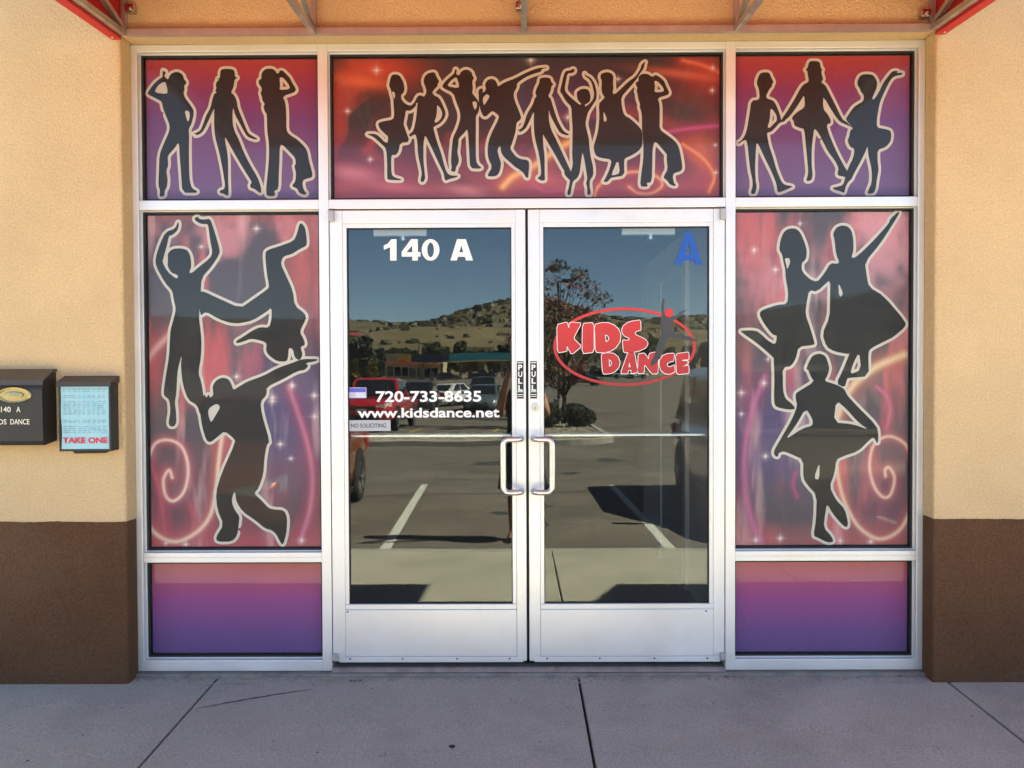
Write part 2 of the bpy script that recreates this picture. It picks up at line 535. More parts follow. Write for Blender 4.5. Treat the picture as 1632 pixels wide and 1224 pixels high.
# room behind the doors
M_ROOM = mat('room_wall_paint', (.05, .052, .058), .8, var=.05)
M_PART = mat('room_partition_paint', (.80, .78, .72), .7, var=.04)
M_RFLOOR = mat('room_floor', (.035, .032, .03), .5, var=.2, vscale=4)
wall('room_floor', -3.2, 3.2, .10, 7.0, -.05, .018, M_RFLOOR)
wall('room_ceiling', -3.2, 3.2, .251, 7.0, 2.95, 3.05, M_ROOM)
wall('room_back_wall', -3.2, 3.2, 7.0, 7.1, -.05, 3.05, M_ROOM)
wall('room_side_wall', -3.3, -3.2, .251, 7.1, -.05, 3.05, M_PART)  # left wall made pale to bounce door daylight onto the partition
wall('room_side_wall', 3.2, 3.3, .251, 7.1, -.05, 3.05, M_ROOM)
pw = wall('partition_wall', 1.084, 1.20, .42, 3.38, .018, 2.30, M_PART)
for a, b_, z0, z1 in ((1.42, 1.52, .02, 2.05), (2.36, 2.46, .02, 2.05), (1.42, 2.46, 2.052, 2.15)):
    mb = MB(); mb.box(1.058, 1.083, a, b_, z0, z1); mb.build('door_casing', mat('casing_white', (.75, .73, .68), .5), pw)
mb = MB(); mb.box(1.070, 1.083, 1.525, 2.355, .03, 2.045); mb.build('room_door', mat('room_door_paint', (.45, .45, .43), .5), pw)
wall('mortar_bed', XL, XR, -.035, .24, -.06, .0165, M_MORTAR, .008)

# ================================================================== aluminium frame with the fixed windows
FRAME = thing('storefront_frame', 'silver aluminium storefront frame holding the doors and printed windows', 'window frame', (0, .05, .02))
D0, D1 = 0.0, .115
def bar(name, x0, x1, z0, z1, y0=D0, y1=D1, ch=.0025):
    mb = MB(); mb.box(x0, x1, y0, y1, z0, z1, ch)
    return mb.build(name, M_ALU, FRAME)
Z_BOT, Z_TOP = .0185, 2.9385
ML0, ML1, MR0, MR1 = -.917, -.872, .969, 1.014
bar('jamb', XL + .001, XL + .031, Z_BOT, Z_TOP)
bar('jamb', XR - .031, XR - .001, Z_BOT, Z_TOP)
bar('mullion', ML0, ML1, Z_BOT, Z_TOP, D0 - .001)
bar('mullion', MR0, MR1, Z_BOT, Z_TOP, D0 - .001)
TZ0, TZ1 = 2.177, 2.221
SZ0, SZ1 = .530, .577
BZ = .070
spans = [(XL + .031, ML0), (ML1, MR0), (MR1, XR - .031)]
for a, b_ in spans:
    bar('header', a, b_, 2.905, Z_TOP, D0 + .0005)
    bar('transom_bar', a, b_, TZ0, TZ1, D0 + .0005)
for a, b_ in (spans[0], spans[2]):
    s_ = bar('sill_bar', a, b_, SZ0, SZ1, D0 + .0005)
    mb = MB(); mb.box(a + .001, b_ - .001, -.0012, .001, .5535, .5545); mb.build('seam', mat('seam_grey', (.4, .4, .41), .6), s_)
    bar('bottom_rail', a, b_, Z_BOT, BZ, D0 + .0005)
mb = MB()
mb.loft([[(x, y, z) for y, z in ((-.02, .0185), (-.012, .026), (.0, .034), (.06, .036), (.1, .026), (.1, .0185))] for x in (ML1 + .001, MR0 - .001)])
mb.build('threshold', mat('threshold_metal', (.30, .275, .24), .6, .4, var=.25, vscale=10, stain=(.2, .15, .1), stain_scale=9, stain_amt=.7), FRAME)

# fixed panes, glass stops and dark gaskets: x0, x1, z0, z1
GLY = .046
panes = {
    'tl': (XL + .031, ML0, TZ1, 2.905), 'tc': (ML1, MR0, TZ1, 2.905), 'tr': (MR1, XR - .031, TZ1, 2.905),
    'bl': (XL + .031, ML0, SZ1, TZ0), 'br': (MR1, XR - .031, SZ1, TZ0),
    'll': (XL + .031, ML0, BZ, SZ0), 'lr': (MR1, XR - .031, BZ, SZ0)}
def ring(x0, x1, z0, z1, wd, y0, y1, name, m, parent, lip=0.0):
    mb = MB()
    mb.box(x0, x0 + wd, y0, y1, z0, z1); mb.box(x1 - wd, x1, y0, y1, z0, z1)
    mb.box(x0 + wd, x1 - wd, y0, y1, z0, z0 + wd); mb.box(x0 + wd, x1 - wd, y0, y1, z1 - wd, z1)
    return mb.build(name, m, parent)
for k, (a, b_, c, d) in panes.items():
    ring(a + .0005, b_ - .0005, c + .0005, d - .0005, .004, .030, .085, 'glazing_stop', M_ALU, FRAME)
    ring(a + .0045, b_ - .0045, c + .0045, d - .0045, .0075, .036, .080, 'gasket', M_BLACKRUB, FRAME)
    mb = MB(); mb.box(a + .012, b_ - .012, GLY, GLY + .006, c + .012, d - .012)
    mb.build('pane', M_WGLASS, FRAME)

# ================================================================== doors
def rounded(pts, it=1, q=.22):
    for _ in range(it):
        o = []
        for i in range(len(pts)):
            a, b_ = pts[i], pts[(i + 1) % len(pts)]
            o.append((a[0] * (1 - q) + b_[0] * q, a[1] * (1 - q) + b_[1] * q))
            o.append((a[0] * q + b_[0] * (1 - q), a[1] * q + b_[1] * (1 - q)))
        pts = o
    return pts

def area(p):
    return .5 * sum(p[i][0] * p[(i + 1) % len(p)][1] - p[(i + 1) % len(p)][0] * p[i][1] for i in range(len(p)))
def ccw(p): return p if area(p) > 0 else p[::-1]

def cdt(polys, holes=()):
    """triangles of the union of polys minus holes"""
    vs, fs = [], []
    for p in list(polys) + list(holes):
        p = ccw(p)
        fs.append(list(range(len(vs), len(vs) + len(p))))
        vs += [Vector(q) for q in p]
    r = delaunay_2d_cdt(vs, [], fs, 1, 1e-6)
    V, Fc, OF = r[0], r[2], r[5]
    nh = len(polys)
    keep = [f for f, of in zip(Fc, OF) if any(i < nh for i in of) and not any(i >= nh for i in of)]
    return [v[:] for v in V], keep

def stroke_polys(loop, w2):
    out = []
    n = len(loop)
    for i in range(n):
        a, b_ = Vector(loop[i]), Vector(loop[(i + 1) % n])
        d = b_ - a
        if d.length < 1e-6: continue
        d.normalize(); nn = Vector((-d.y, d.x)) * w2
        out.append([(a - nn)[:], (b_ - nn)[:], (b_ + nn)[:], (a + nn)[:]])
        ph = .13 * i
        out.append([(a.x + w2 * cos(t * pi / 4 + ph), a.y + w2 * sin(t * pi / 4 + ph)) for t in range(8)])
    return out

def flat(name, tris, y, m, parent):
    V, Fc = tris
    me = bpy.data.meshes.new(name)
    me.from_pydata([(p[0], y, p[1]) for p in V], [], [tuple(f) for f in Fc])
    me.materials.append(m)
    o = bpy.data.objects.new(name, me)
    return link(o, parent)

def px_loop(segs, y):
    """segs: list of (origin_u, origin_v, scale, points) -> loop on plane y"""
    out = []
    for ou, ov, s_, pts in segs:
        for a, b_ in pts:
            p = on_plane(ou + a / s_, ov + b_ / s_, y)
            out.append((p.x, p.z))
    return out

def fit_text(name, body, box, y, m, parent, offset=0.0, shear=0.0, res=4):
    """text fitted into the box (x0, x1, z0, z1) on the plane y"""
    cu = bpy.data.curves.new(name, 'FONT')
    cu.body = body; cu.size = 1.0; cu.offset = offset; cu.shear = shear
    cu.resolution_u = res; cu.fill_mode = 'FRONT'
    cu.materials.append(m)
    o = bpy.data.objects.new(name, cu)
    COL.objects.link(o)
    bpy.context.view_layer.update()
    bb = [Vector(c) for c in o.bound_box]
    lo = Vector((min(c.x for c in bb), min(c.y for c in bb), 0)); hi = Vector((max(c.x for c in bb), max(c.y for c in bb), 0))
    sx = (box[1] - box[0]) / max(hi.x - lo.x, 1e-6); sz = (box[3] - box[2]) / max(hi.y - lo.y, 1e-6)
    o.rotation_euler = (pi / 2, 0, 0)
    o.scale = (sx, sz, 1)
    o.location = (box[0] - lo.x * sx, y, box[2] - lo.y * sz)
    bpy.context.view_layer.update()
    me = bpy.data.meshes.new_from_object(o.evaluated_get(bpy.context.evaluated_depsgraph_get()))
    Mx = Matrix.LocRotScale(o.location, o.rotation_euler, o.scale)
    bpy.data.objects.remove(o); bpy.data.curves.remove(cu)
    me.transform(Mx)
    o = bpy.data.objects.new(name, me); COL.objects.link(o)
    if parent is not None:
        o.parent = parent
        o.matrix_parent_inverse = world_of(parent).inverted()
    return o

def pbox(u0, v0, u1, v1, y):
    a = on_plane(u0, v1, y); b_ = on_plane(u1, v0, y)
    return (a.x, b_.x, a.z, b_.z)

DY0, DY1 = .003, .048           # leaf front and back
DGY = .022                      # door glass front face
def door_leaf(name, label, x0, x1, g0, g1, hinge):
    """x0..x1 leaf, g0..g1 glass; hinge -1 = left, +1 = right"""
    o = thing(name, label, 'door', ((x0 + x1) / 2, .02, .05), group='pair of glass entrance doors')
    zb, zt, gz0, gz1 = .062, 2.171, .331, 2.090
    def piece(nm, a, b_, c, d, y0=DY0, y1=DY1, ch=.003, m=M_ALU):
        mb = MB(); mb.box(a, b_, y0, y1, c, d, ch); return mb.build(nm, m, o)
    st = .0185
    piece('stile', x0, g0 - st, zb, zt)
    piece('stile', g1 + st, x1, zb, zt)
    piece('top_rail', g0 - st, g1 + st, gz1 + .02, zt, DY0 + .0006)
    br = piece('bottom_rail', g0 - st, g1 + st, zb + .022, gz0 - .0265, DY0 + .0006)
    piece('rail_cap', g0 - st, g1 + st, gz0 - .0262, gz0 - .0002, DY0 + .001)
    # glass stops
    piece('glass_stop', g0 - st + .0004, g0, gz0, gz1 + .0195, DY0 + .004, DY1, .0015)
    piece('glass_stop', g1, g1 + st - .0004, gz0, gz1 + .0195, DY0 + .004, DY1, .0015)
    piece('glass_stop', g0 + .0002, g1 - .0002, gz1, gz1 + .0197, DY0 + .004, DY1, .0015)
    ring(g0 + .0002, g1 - .0002, gz0 + .0002, gz1 - .0002, .004, .014, .034, 'gasket', M_BLACKRUB, o)
    mb = MB(); mb.box(g0 + .004, g1 - .004, DGY, DGY + .006, gz0 + .004, gz1 - .004)
    mb.build('pane', M_GLASS, o)
    # sweep strip with screws
    sw = piece('door_sweep', g0 - st - .03, g1 + st + .03, zb - .004, zb + .0215, DY0 - .003, DY0 + .02, .002)
    for t in (.09, .36, .64, .91):
        xx = x0 + (x1 - x0) * t
        mb = MB(); mb.cyl((xx, DY0 - .0045, zb + .0135), (xx, DY0 + .001, zb + .0135), .0042, 10)
        mb.build('screw', mat('screw_dark', (.08, .08, .08), .5, .5), sw)
    # pivots, top and bottom
    px0 = x0 if hinge < 0 else x1 - .024
    px1 = x0 + .024 if hinge < 0 else x1
    for c, d in ((2.118, 2.168), (.072, .103)):
        mb = MB(); mb.box(px0, px1, -.024, DY0, c, d, .003); mb.build('pivot', mat('pivot_grey', (.42, .42, .42), .45, .6), o)
    # inside push bar
    mb = MB(); mb.cyl((g0 + .002, .085, 1.116), (g1 - .002, .085, 1.116), .0125, 16)
    mb.build('push_bar', mat('satin_bar', (.82, .82, .80), .3, .9), o, smooth=True, angle=40)
    # pull handle
    s_ = -hinge
    hx = (x1 - .022) if hinge < 0 else (x0 + .022)
    off = .085 * hinge
    zc0, zc1 = .863, 1.108
    pts = [(hx, DY0, zc1), (hx, -.03, zc1)]
    for t in range(1, 7):
        a = t / 6 * pi / 2
        pts.append((hx + off * .34 * (1 - cos(a)), -.03 - .03 * sin(a), zc1))
    pts.append((hx + off * .7, -.06, zc1))
    for t in range(1, 7):
        a = t / 6 * pi / 2
        pts.append((hx + off * .7 + off * .3 * sin(a), -.06, zc1 - .028 * (1 - cos(a))))
    low = [(x, y, zc0 + (zc1 - z)) for x, y, z in reversed(pts)]
    mb = MB(); mb.tube(pts + low, .0135, 14)
    mb.build('pull_handle', M_STEEL, o, smooth=True, angle=50)
    # header bracket seen through the glass
    c = (g0 + g1) / 2 + (-.14 if hinge < 0 else .11)
    mb = MB(); mb.box(c - .125, c + .125, .05, .085, gz1 - .031, gz1 + .03, .003)
    cp = mb.build('closer_plate', mat('mint_white', (.85, .95, .90), .45), o)
    mb = MB(); mb.cyl((c + .012, .07, gz1 - .031), (c + .012, .07, gz1 - .052), .016, 16)
    mb.build('closer_knob', M_STEEL, cp, smooth=True, angle=40)
    # pull sticker
    sx = hx + (-.004 if hinge < 0 else .002)
    a0, a1, c0, c1 = sx - .0155, sx + .0155, 1.293, 1.467
    mb = MB(); mb.box(a0, a1, DY0 - .0012, DY0 + .0002, c0, c1)
    stk = mb.build('pull_sticker', mat('sticker_black', (.015, .015, .016), .4), o)
    for i, ch in enumerate('PULL'):
        zt_ = c1 - .016 - i * .0315
        fit_text('lettering', ch, (sx - .0095, sx + .0095, zt_ - .0255, zt_), DY0 - .0018, M_WHITE, stk, offset=.03)
    for zz, hh, mm in ((c1 - .009, .004, M_WHITE), (c0 + .030, .009, mat('sticker_green', (.45, .62, .5), .5)), (c0 + .017, .0035, M_WHITE), (c0 + .009, .0025, M_WHITE)):
        mb = MB(); mb.box(a0 + .003, a1 - .003, DY0 - .0018, DY0 - .0011, zz, zz + hh); mb.build('sticker_stripe', mm, stk)
    # maker's plate
    mx = (g0 - .012) if hinge < 0 else (g1 - .02)
    mb = MB(); mb.box(mx, mx + .009, DY0 - .0008, DY0 + .002, .293, .299); mb.build('maker_mark', mat('maker_blue', (.03, .04, .09), .5), o)
    return o

DL = door_leaf('entrance_door', 'left glass door with white 140 A, telephone number and web address', ML1 + .003, .041, -.791, -.024, -1)
DR = door_leaf('entrance_door', 'right glass door with red oval logo and blue letter A', .053, MR0 - .003, .124, .895, 1)
# lock cylinder on the right leaf
p = on_plane(853, 649.5, 0)
mb = MB(); mb.cyl((p.x, -.008, p.z), (p.x, .006, p.z), .0185, 24); mb.cyl((p.x, -.011, p.z), (p.x, -.007, p.z), .0125, 20)
lk = mb.build('lock_cylinder', M_STEEL, DR, smooth=True, angle=40)
mb = MB(); mb.box(p.x - .0014, p.x + .0014, -.0118, -.0108, p.z - .007, p.z + .004); mb.build('keyhole', M_DARK, lk)
# astragal in the meeting gap
mb = MB(); mb.box(.0415, .0525, .030, .046, .064, 2.169); mb.build('weather_seal', M_BLACKRUB, DL)

LY = DGY - .0012
o_ = (530, 340, 5.1)
g140 = [([(415, 262), (450, 245), (478, 210), (520, 210), (520, 384), (468, 384), (468, 275), (418, 297)], []),
        ([(638, 210), (693, 210), (693, 315), (715, 315), (715, 352), (693, 352), (693, 384), (648, 384), (648, 352), (562, 352), (562, 312)], [[(600, 316), (648, 316), (648, 262)]]),
        ([(797 + 72 * cos(t * pi / 14), 297 + 88 * sin(t * pi / 14)) for t in range(28)], [[(797 + 27 * cos(t * pi / 12), 297 + 60 * sin(t * pi / 12)) for t in range(24)]]),
        ([(1012, 210), (1083, 210), (1142, 383), (1085, 383), (1075, 353), (1020, 353), (1010, 383), (958, 383)], [[(1030, 316), (1063, 316), (1047, 262)]])]
for outer, hs in g140:
    flat('lettering', cdt([px_loop([(*o_, outer)], LY)], [px_loop([(*o_, h)], LY) for h in hs]), LY, M_WHITE, DL)
fit_text('lettering', '720-733-8635', pbox(599, 622.5, 767, 641, LY), LY, M_WHITE, DL, offset=.024)
fit_text('lettering', 'www.kidsdance.net', pbox(570, 649.5, 796, 666, LY), LY, M_WHITE, DL, offset=.024)
o2 = (840, 340, 5.1)
flat('lettering', cdt([px_loop([(*o2, [(1288, 153), (1342, 153), (1422, 418), (1365, 418), (1352, 382), (1265, 382), (1257, 418), (1198, 418)])], LY)],
     [px_loop([(*o2, [(1283, 332), (1336, 332), (1312, 238)])], LY)]), LY, M_BLUE, DR)
# logo on the right leaf
LG = (870, 460, 6.277)
zc = on_plane(990, 553, LY).z
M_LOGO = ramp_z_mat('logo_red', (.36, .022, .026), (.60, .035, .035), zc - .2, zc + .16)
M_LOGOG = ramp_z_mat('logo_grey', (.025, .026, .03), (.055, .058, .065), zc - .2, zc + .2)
def ell(rx, ry, n=72): return [(787 + rx * cos(2 * pi * t / n), 582 + ry * sin(2 * pi * t / n)) for t in range(n)]
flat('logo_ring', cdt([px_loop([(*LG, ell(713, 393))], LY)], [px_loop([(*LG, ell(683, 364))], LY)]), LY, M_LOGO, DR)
KD = [([(112, 362), (212, 335), (228, 400), (245, 338), (355, 345), (272, 498), (355, 578), (258, 658), (210, 570), (208, 625), (118, 640)], []),
      ([(368, 350), (478, 342), (480, 635), (364, 648)], []),
      ([(488, 360), (560, 342), (620, 342), (680, 365), (725, 405), (748, 460), (740, 530), (700, 590), (650, 622), (590, 640), (497, 636)], [[(590, 460), (620, 470), (635, 495), (625, 520), (600, 535)]]),
      ([(945, 316), (950, 415), (905, 425), (888, 442), (900, 465), (960, 490), (1005, 520), (1020, 550), (1000, 590), (940, 620), (860, 638), (778, 638), (768, 515), (815, 520), (840, 508), (828, 490), (790, 475), (768, 450), (760, 415), (775, 375), (810, 345), (870, 325)], []),
      ([(555, 655), (620, 643), (680, 650), (722, 685), (740, 735), (730, 785), (690, 830), (640, 850), (570, 853)], [[(630, 705), (655, 725), (660, 750), (650, 770), (632, 780)]]),
      ([(822, 640), (885, 640), (918, 835), (855, 850), (855, 815), (825, 815), (815, 850), (748, 850)], [[(835, 735), (848, 785), (826, 785)]]),
      ([(925, 655), (985, 645), (1030, 712), (1035, 650), (1092, 635), (1125, 690), (1118, 850), (1060, 850), (985, 755), (980, 845), (920, 850)], []),
      ([(1285, 650), (1275, 725), (1240, 730), (1210, 750), (1215, 780), (1245, 785), (1285, 765), (1290, 830), (1240, 855), (1190, 850), (1150, 815), (1135, 765), (1140, 715), (1170, 670), (1220, 650)], []),
      ([(1298, 655), (1428, 635), (1430, 708), (1362, 714), (1364, 722), (1420, 724), (1420, 752), (1400, 755), (1400, 765), (1362, 778), (1428, 768), (1430, 845), (1310, 858)], [])]
for outer, hs in KD:
    L0 = px_loop([(*LG, rounded(outer, 1, .12))], LY)
    HS = [px_loop([(*LG, h)], LY) for h in hs]
    wl = sum((stroke_polys(l, .0030) for l in [L0] + HS), [])
    flat('logo_letter_edge', cdt(wl), LY - .0006, M_WHITE, DR)
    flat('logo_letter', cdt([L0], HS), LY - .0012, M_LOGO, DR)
body = [(1178, 95), (1188, 120), (1182, 160), (1178, 240), (1195, 275), (1230, 290), (1258, 290), (1310, 265), (1360, 225), (1425, 208), (1395, 225), (1360, 260), (1300, 300), (1262, 330), (1240, 385), (1262, 420), (1330, 450), (1430, 480), (1530, 520), (1490, 530), (1400, 510), (1300, 490), (1225, 485), (1195, 560), (1160, 640), (1110, 740), (1065, 772), (1045, 768), (1050, 735), (1085, 670), (1110, 570), (1140, 500), (1158, 440), (1143, 380), (1145, 310), (1165, 270), (1155, 220), (1155, 160), (1168, 110)]
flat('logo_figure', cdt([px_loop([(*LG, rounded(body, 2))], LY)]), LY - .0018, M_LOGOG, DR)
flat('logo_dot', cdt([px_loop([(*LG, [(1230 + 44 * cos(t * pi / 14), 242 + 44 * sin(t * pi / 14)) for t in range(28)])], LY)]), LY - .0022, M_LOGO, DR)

# small things stuck on the left door glass
bx = pbox(554, 669.5, 622.5, 687, LY)
sg = thing('door_sign', 'small grey NO SOLICITING plate on the left door glass', 'sign', ((bx[0] + bx[1]) / 2, LY, bx[2]))
mb = MB(); mb.box(bx[0], bx[1], LY - .002, LY, bx[2], bx[3]); mb.build('plate', mat('sign_grey', (.42, .44, .47), .5), sg)
fit_text('lettering', 'NO SOLICITING', (bx[0] + .017, bx[1] - .021, bx[2] + .016, bx[3] - .0155), LY - .0028, mat('sign_ink', (.03, .03, .035), .5), sg, offset=.008)
bx = pbox(555.5, 617.5, 584, 634.5, LY)
sk = thing('window_sticker', 'small blue and white sticker above the grey plate on the door glass', 'sticker', ((bx[0] + bx[1]) / 2, LY, bx[2]))
mb = MB(); mb.box(bx[0], bx[1], LY - .0008, LY, bx[2], bx[3]); mb.build('backing', mat('sticker_lilac', (.48, .48, .62), .5, var=.2, vscale=60), sk)
mb = MB(); mb.box(bx[0] + .003, bx[1] - .003, LY - .0016, LY - .0006, bx[3] - .022, bx[3] - .003); mb.build('blue_band', mat('sticker_blue', (.10, .10, .50), .5), sk)
for i in range(3):
    mb = MB(); mb.box(bx[0] + .034, bx[1] - .006, LY - .0016, LY - .0006, bx[2] + .005 + i * .0085, bx[2] + .009 + i * .0085); mb.build('text_line', mat('sticker_line', (.75, .75, .82), .5), sk)
# ================================================================== printed window films
RNG = np.random.RandomState(11)
def vnoise(x, y, seed, per=64):
    r = np.random.RandomState(seed).rand(per, per)
    xi, yi = np.floor(x).astype(int), np.floor(y).astype(int)
    fx, fy = x - xi, y - yi
    fx, fy = fx * fx * (3 - 2 * fx), fy * fy * (3 - 2 * fy)
    a, b_ = r[yi % per, xi % per], r[yi % per, (xi + 1) % per]
    c, d = r[(yi + 1) % per, xi % per], r[(yi + 1) % per, (xi + 1) % per]
    return (a * (1 - fx) + b_ * fx) * (1 - fy) + (c * (1 - fx) + d * fx) * fy
def fbm(x, y, seed, o=4):
    s_, a, t = 0, .5, 0
    for k in range(o):
        s_ = s_ + a * vnoise(x * 2 ** k, y * 2 ** k, seed + k); t += a; a *= .5
    return s_ / t
def S(c): return np.array(srgb(*c))
def lerp(a, b_, t): return a * (1 - t[..., None]) + b_ * t[..., None]
def smooth(e0, e1, x):
    t = np.clip((x - e0) / (e1 - e0), 0, 1); return t * t * (3 - 2 * t)
def catmull(pts, n=16):
    P = [np.array(p, float) for p in pts]
    P = [2 * P[0] - P[1]] + P + [2 * P[-1] - P[-2]]
    out = []
    for i in range(1, len(P) - 2):
        for t in np.linspace(0, 1, n, endpoint=False):
            out.append(.5 * (2 * P[i] + (P[i + 1] - P[i - 1]) * t + (2 * P[i - 1] - 5 * P[i] + 4 * P[i + 1] - P[i + 2]) * t * t + (3 * P[i] - P[i - 1] - 3 * P[i + 1] + P[i + 2]) * t ** 3))
    out.append(P[-2])
    return np.array(out)
def dist_to(U, V, pts):
    c = catmull(pts)
    dmin = np.full(U.shape, 1e9)
    for q in range(len(c) - 1):
        a, b_ = c[q], c[q + 1]
        ab = b_ - a; l2 = max((ab ** 2).sum(), 1e-9)
        t = np.clip(((U - a[0]) * ab[0] + (V - a[1]) * ab[1]) / l2, 0, 1)
        dd = (U - a[0] - t * ab[0]) ** 2 + (V - a[1] - t * ab[1]) ** 2
        dmin = np.minimum(dmin, dd)
    return np.sqrt(dmin)
def conv(o, pts): return [(o[0] + a / o[2], o[1] + b_ / o[2]) for a, b_ in pts]

def swirls(col, U, V, curves):
    for pts, wc, wg, cc, gc, amt in curves:
        d = dist_to(U, V, pts)
        g = np.exp(-(d / wg) ** 1.5) * amt
        col = lerp(col, S(gc), np.clip(g * .75, 0, 1))
        k = np.exp(-(d / wc) ** 2) * amt
        col = lerp(col, S(cc), np.clip(k * .95, 0, 1))
    return col
def stars(col, U, V, st):
    for (a, b_, r) in st:
        r *= .72
        dx, dy = np.abs(U - a), np.abs(V - b_)
        d = np.sqrt(dx ** 2 + dy ** 2)
        i = np.exp(-(d / (r * .45)) ** 2) + .45 * np.exp(-(d / (r * 1.5)) ** 2)
        i += .6 * np.exp(-dx / (r * 1.3)) * np.exp(-(dy / (r * .22)) ** 2) + .6 * np.exp(-dy / (r * 1.6)) * np.exp(-(dx / (r * .22)) ** 2)
        col = lerp(col, S((245, 225, 225)), np.clip(i * .85, 0, 1))
    return col

C5 = (220, 320, 3.826); C6 = (220, 580, 3.948); C7 = (1160, 320, 3.826); C8 = (1160, 560, 3.709)
CA = (222, 80, 5.1); CB = (570, 80, 5.1); CC = (820, 80, 5.1); CD = (1164, 80, 5.1)

def art_grad(U, V, v0, v1, stops):
    t = (V - v0) / (v1 - v0)
    t = t + .03 * (fbm(U / 60, V / 60, 3) - .5)
    xs = [s_[0] for s_ in stops]
    return np.stack([np.interp(t, xs, [S(s_[1])[k] for s_ in stops]) for k in range(3)], -1)
def art_left(U, V):
    n1 = fbm(U / 34 + 3, V / 150, 21); n2 = fbm(U / 70 + 9, V / 90 + 4, 31); n3 = fbm(U / 22, V / 120, 41)
    t = (V - 336) / 541.
    red, pink, dark, vio, plum = S((204, 100, 108)), S((226, 150, 160)), S((86, 78, 88)), S((88, 80, 122)), S((124, 62, 92))
    col = lerp(np.broadcast_to(dark, U.shape + (3,)), red, smooth(.42, .70, n1))
    col = lerp(col, pink, smooth(.5, .75, n2) * smooth(.55, .0, t) * .8)
    mid = np.exp(-((t - .62) / .2) ** 2) * smooth(330, 430, U)
    col = lerp(col, vio, np.clip(mid * 1.1, 0, .92))
    low = smooth(.62, .95, t)
    col = lerp(col, S((92, 70, 78)), low * .6)
    col = lerp(col, plum, low * .5 * smooth(.3, .65, n3))
    col = lerp(col, S((198, 88, 98)), np.clip(smooth(.88, 1.0, t) * .7 * (.5 + n2), 0, .8))
    col = lerp(col, S((205, 95, 85)), np.exp(-((U - 480) / 28) ** 2 - ((V - 430) / 95) ** 2) * .75)
    col = lerp(col, S((214, 100, 92)), np.exp(-((V - 338) / 16) ** 2) * .45)
    col = lerp(col, S((200, 85, 90)), np.exp(-((U - 240) / 22) ** 2 - ((V - 585) / 55) ** 2) * .8)
    col = lerp(col, S((236, 196, 198)), smooth(.58, .86, fbm(U / 24 + 31, V / 170 + 2, 201)) * .5)
    sp = conv(C6, [(215, 715), (195, 668), (160, 730), (175, 830), (225, 862), (290, 800), (316, 660), (280, 530), (200, 480), (110, 500), (65, 600)])
    big = conv(C6, [(40, 900), (70, 1020), (160, 1100), (260, 1115), (380, 1050), (455, 950), (490, 800), (505, 640), (525, 480), (545, 380)])
    band = conv(C6, [(950, 150), (1010, 320), (1070, 520), (1098, 720), (1080, 920), (1020, 1120)])
    st1 = conv(C6, [(80, 620), (140, 820), (170, 1060)]); st2 = conv(C6, [(330, 880), (350, 960), (390, 1060)])
    diag = conv(C5, [(40, 990), (110, 900), (190, 820)])
    col = swirls(col, U, V, [
        (st1, 3, 12, (190, 90, 110), (180, 70, 95), .8), (st2, 4, 14, (190, 90, 110), (175, 70, 90), .7),
        (diag, 5, 14, (225, 180, 175), (210, 110, 110), .8),
        (band, 4, 12, (214, 130, 160), (170, 66, 88), .7),
        (big, 3.4, 11, (244, 212, 186), (214, 110, 110), 1.0), (sp, 2.4, 8, (246, 216, 196), (206, 100, 118), 1.0)])
    st = [(x, y, 5) for x, y in conv(C6, [(620, 80), (970, 140), (845, 235), (1110, 200), (895, 505), (1110, 330), (300, 1135), (1030, 1110)])]
    st += [(x, y, 5.5) for x, y in conv(C5, [(722, 170), (820, 1200)])] + [(x, y, 3.5) for x, y in conv(C5, [(385, 280), (937, 1120), (1075, 1185)]) + conv(C6, [(962, 595), (175, 1130), (610, 560)])]
    return stars(col, U, V, st)
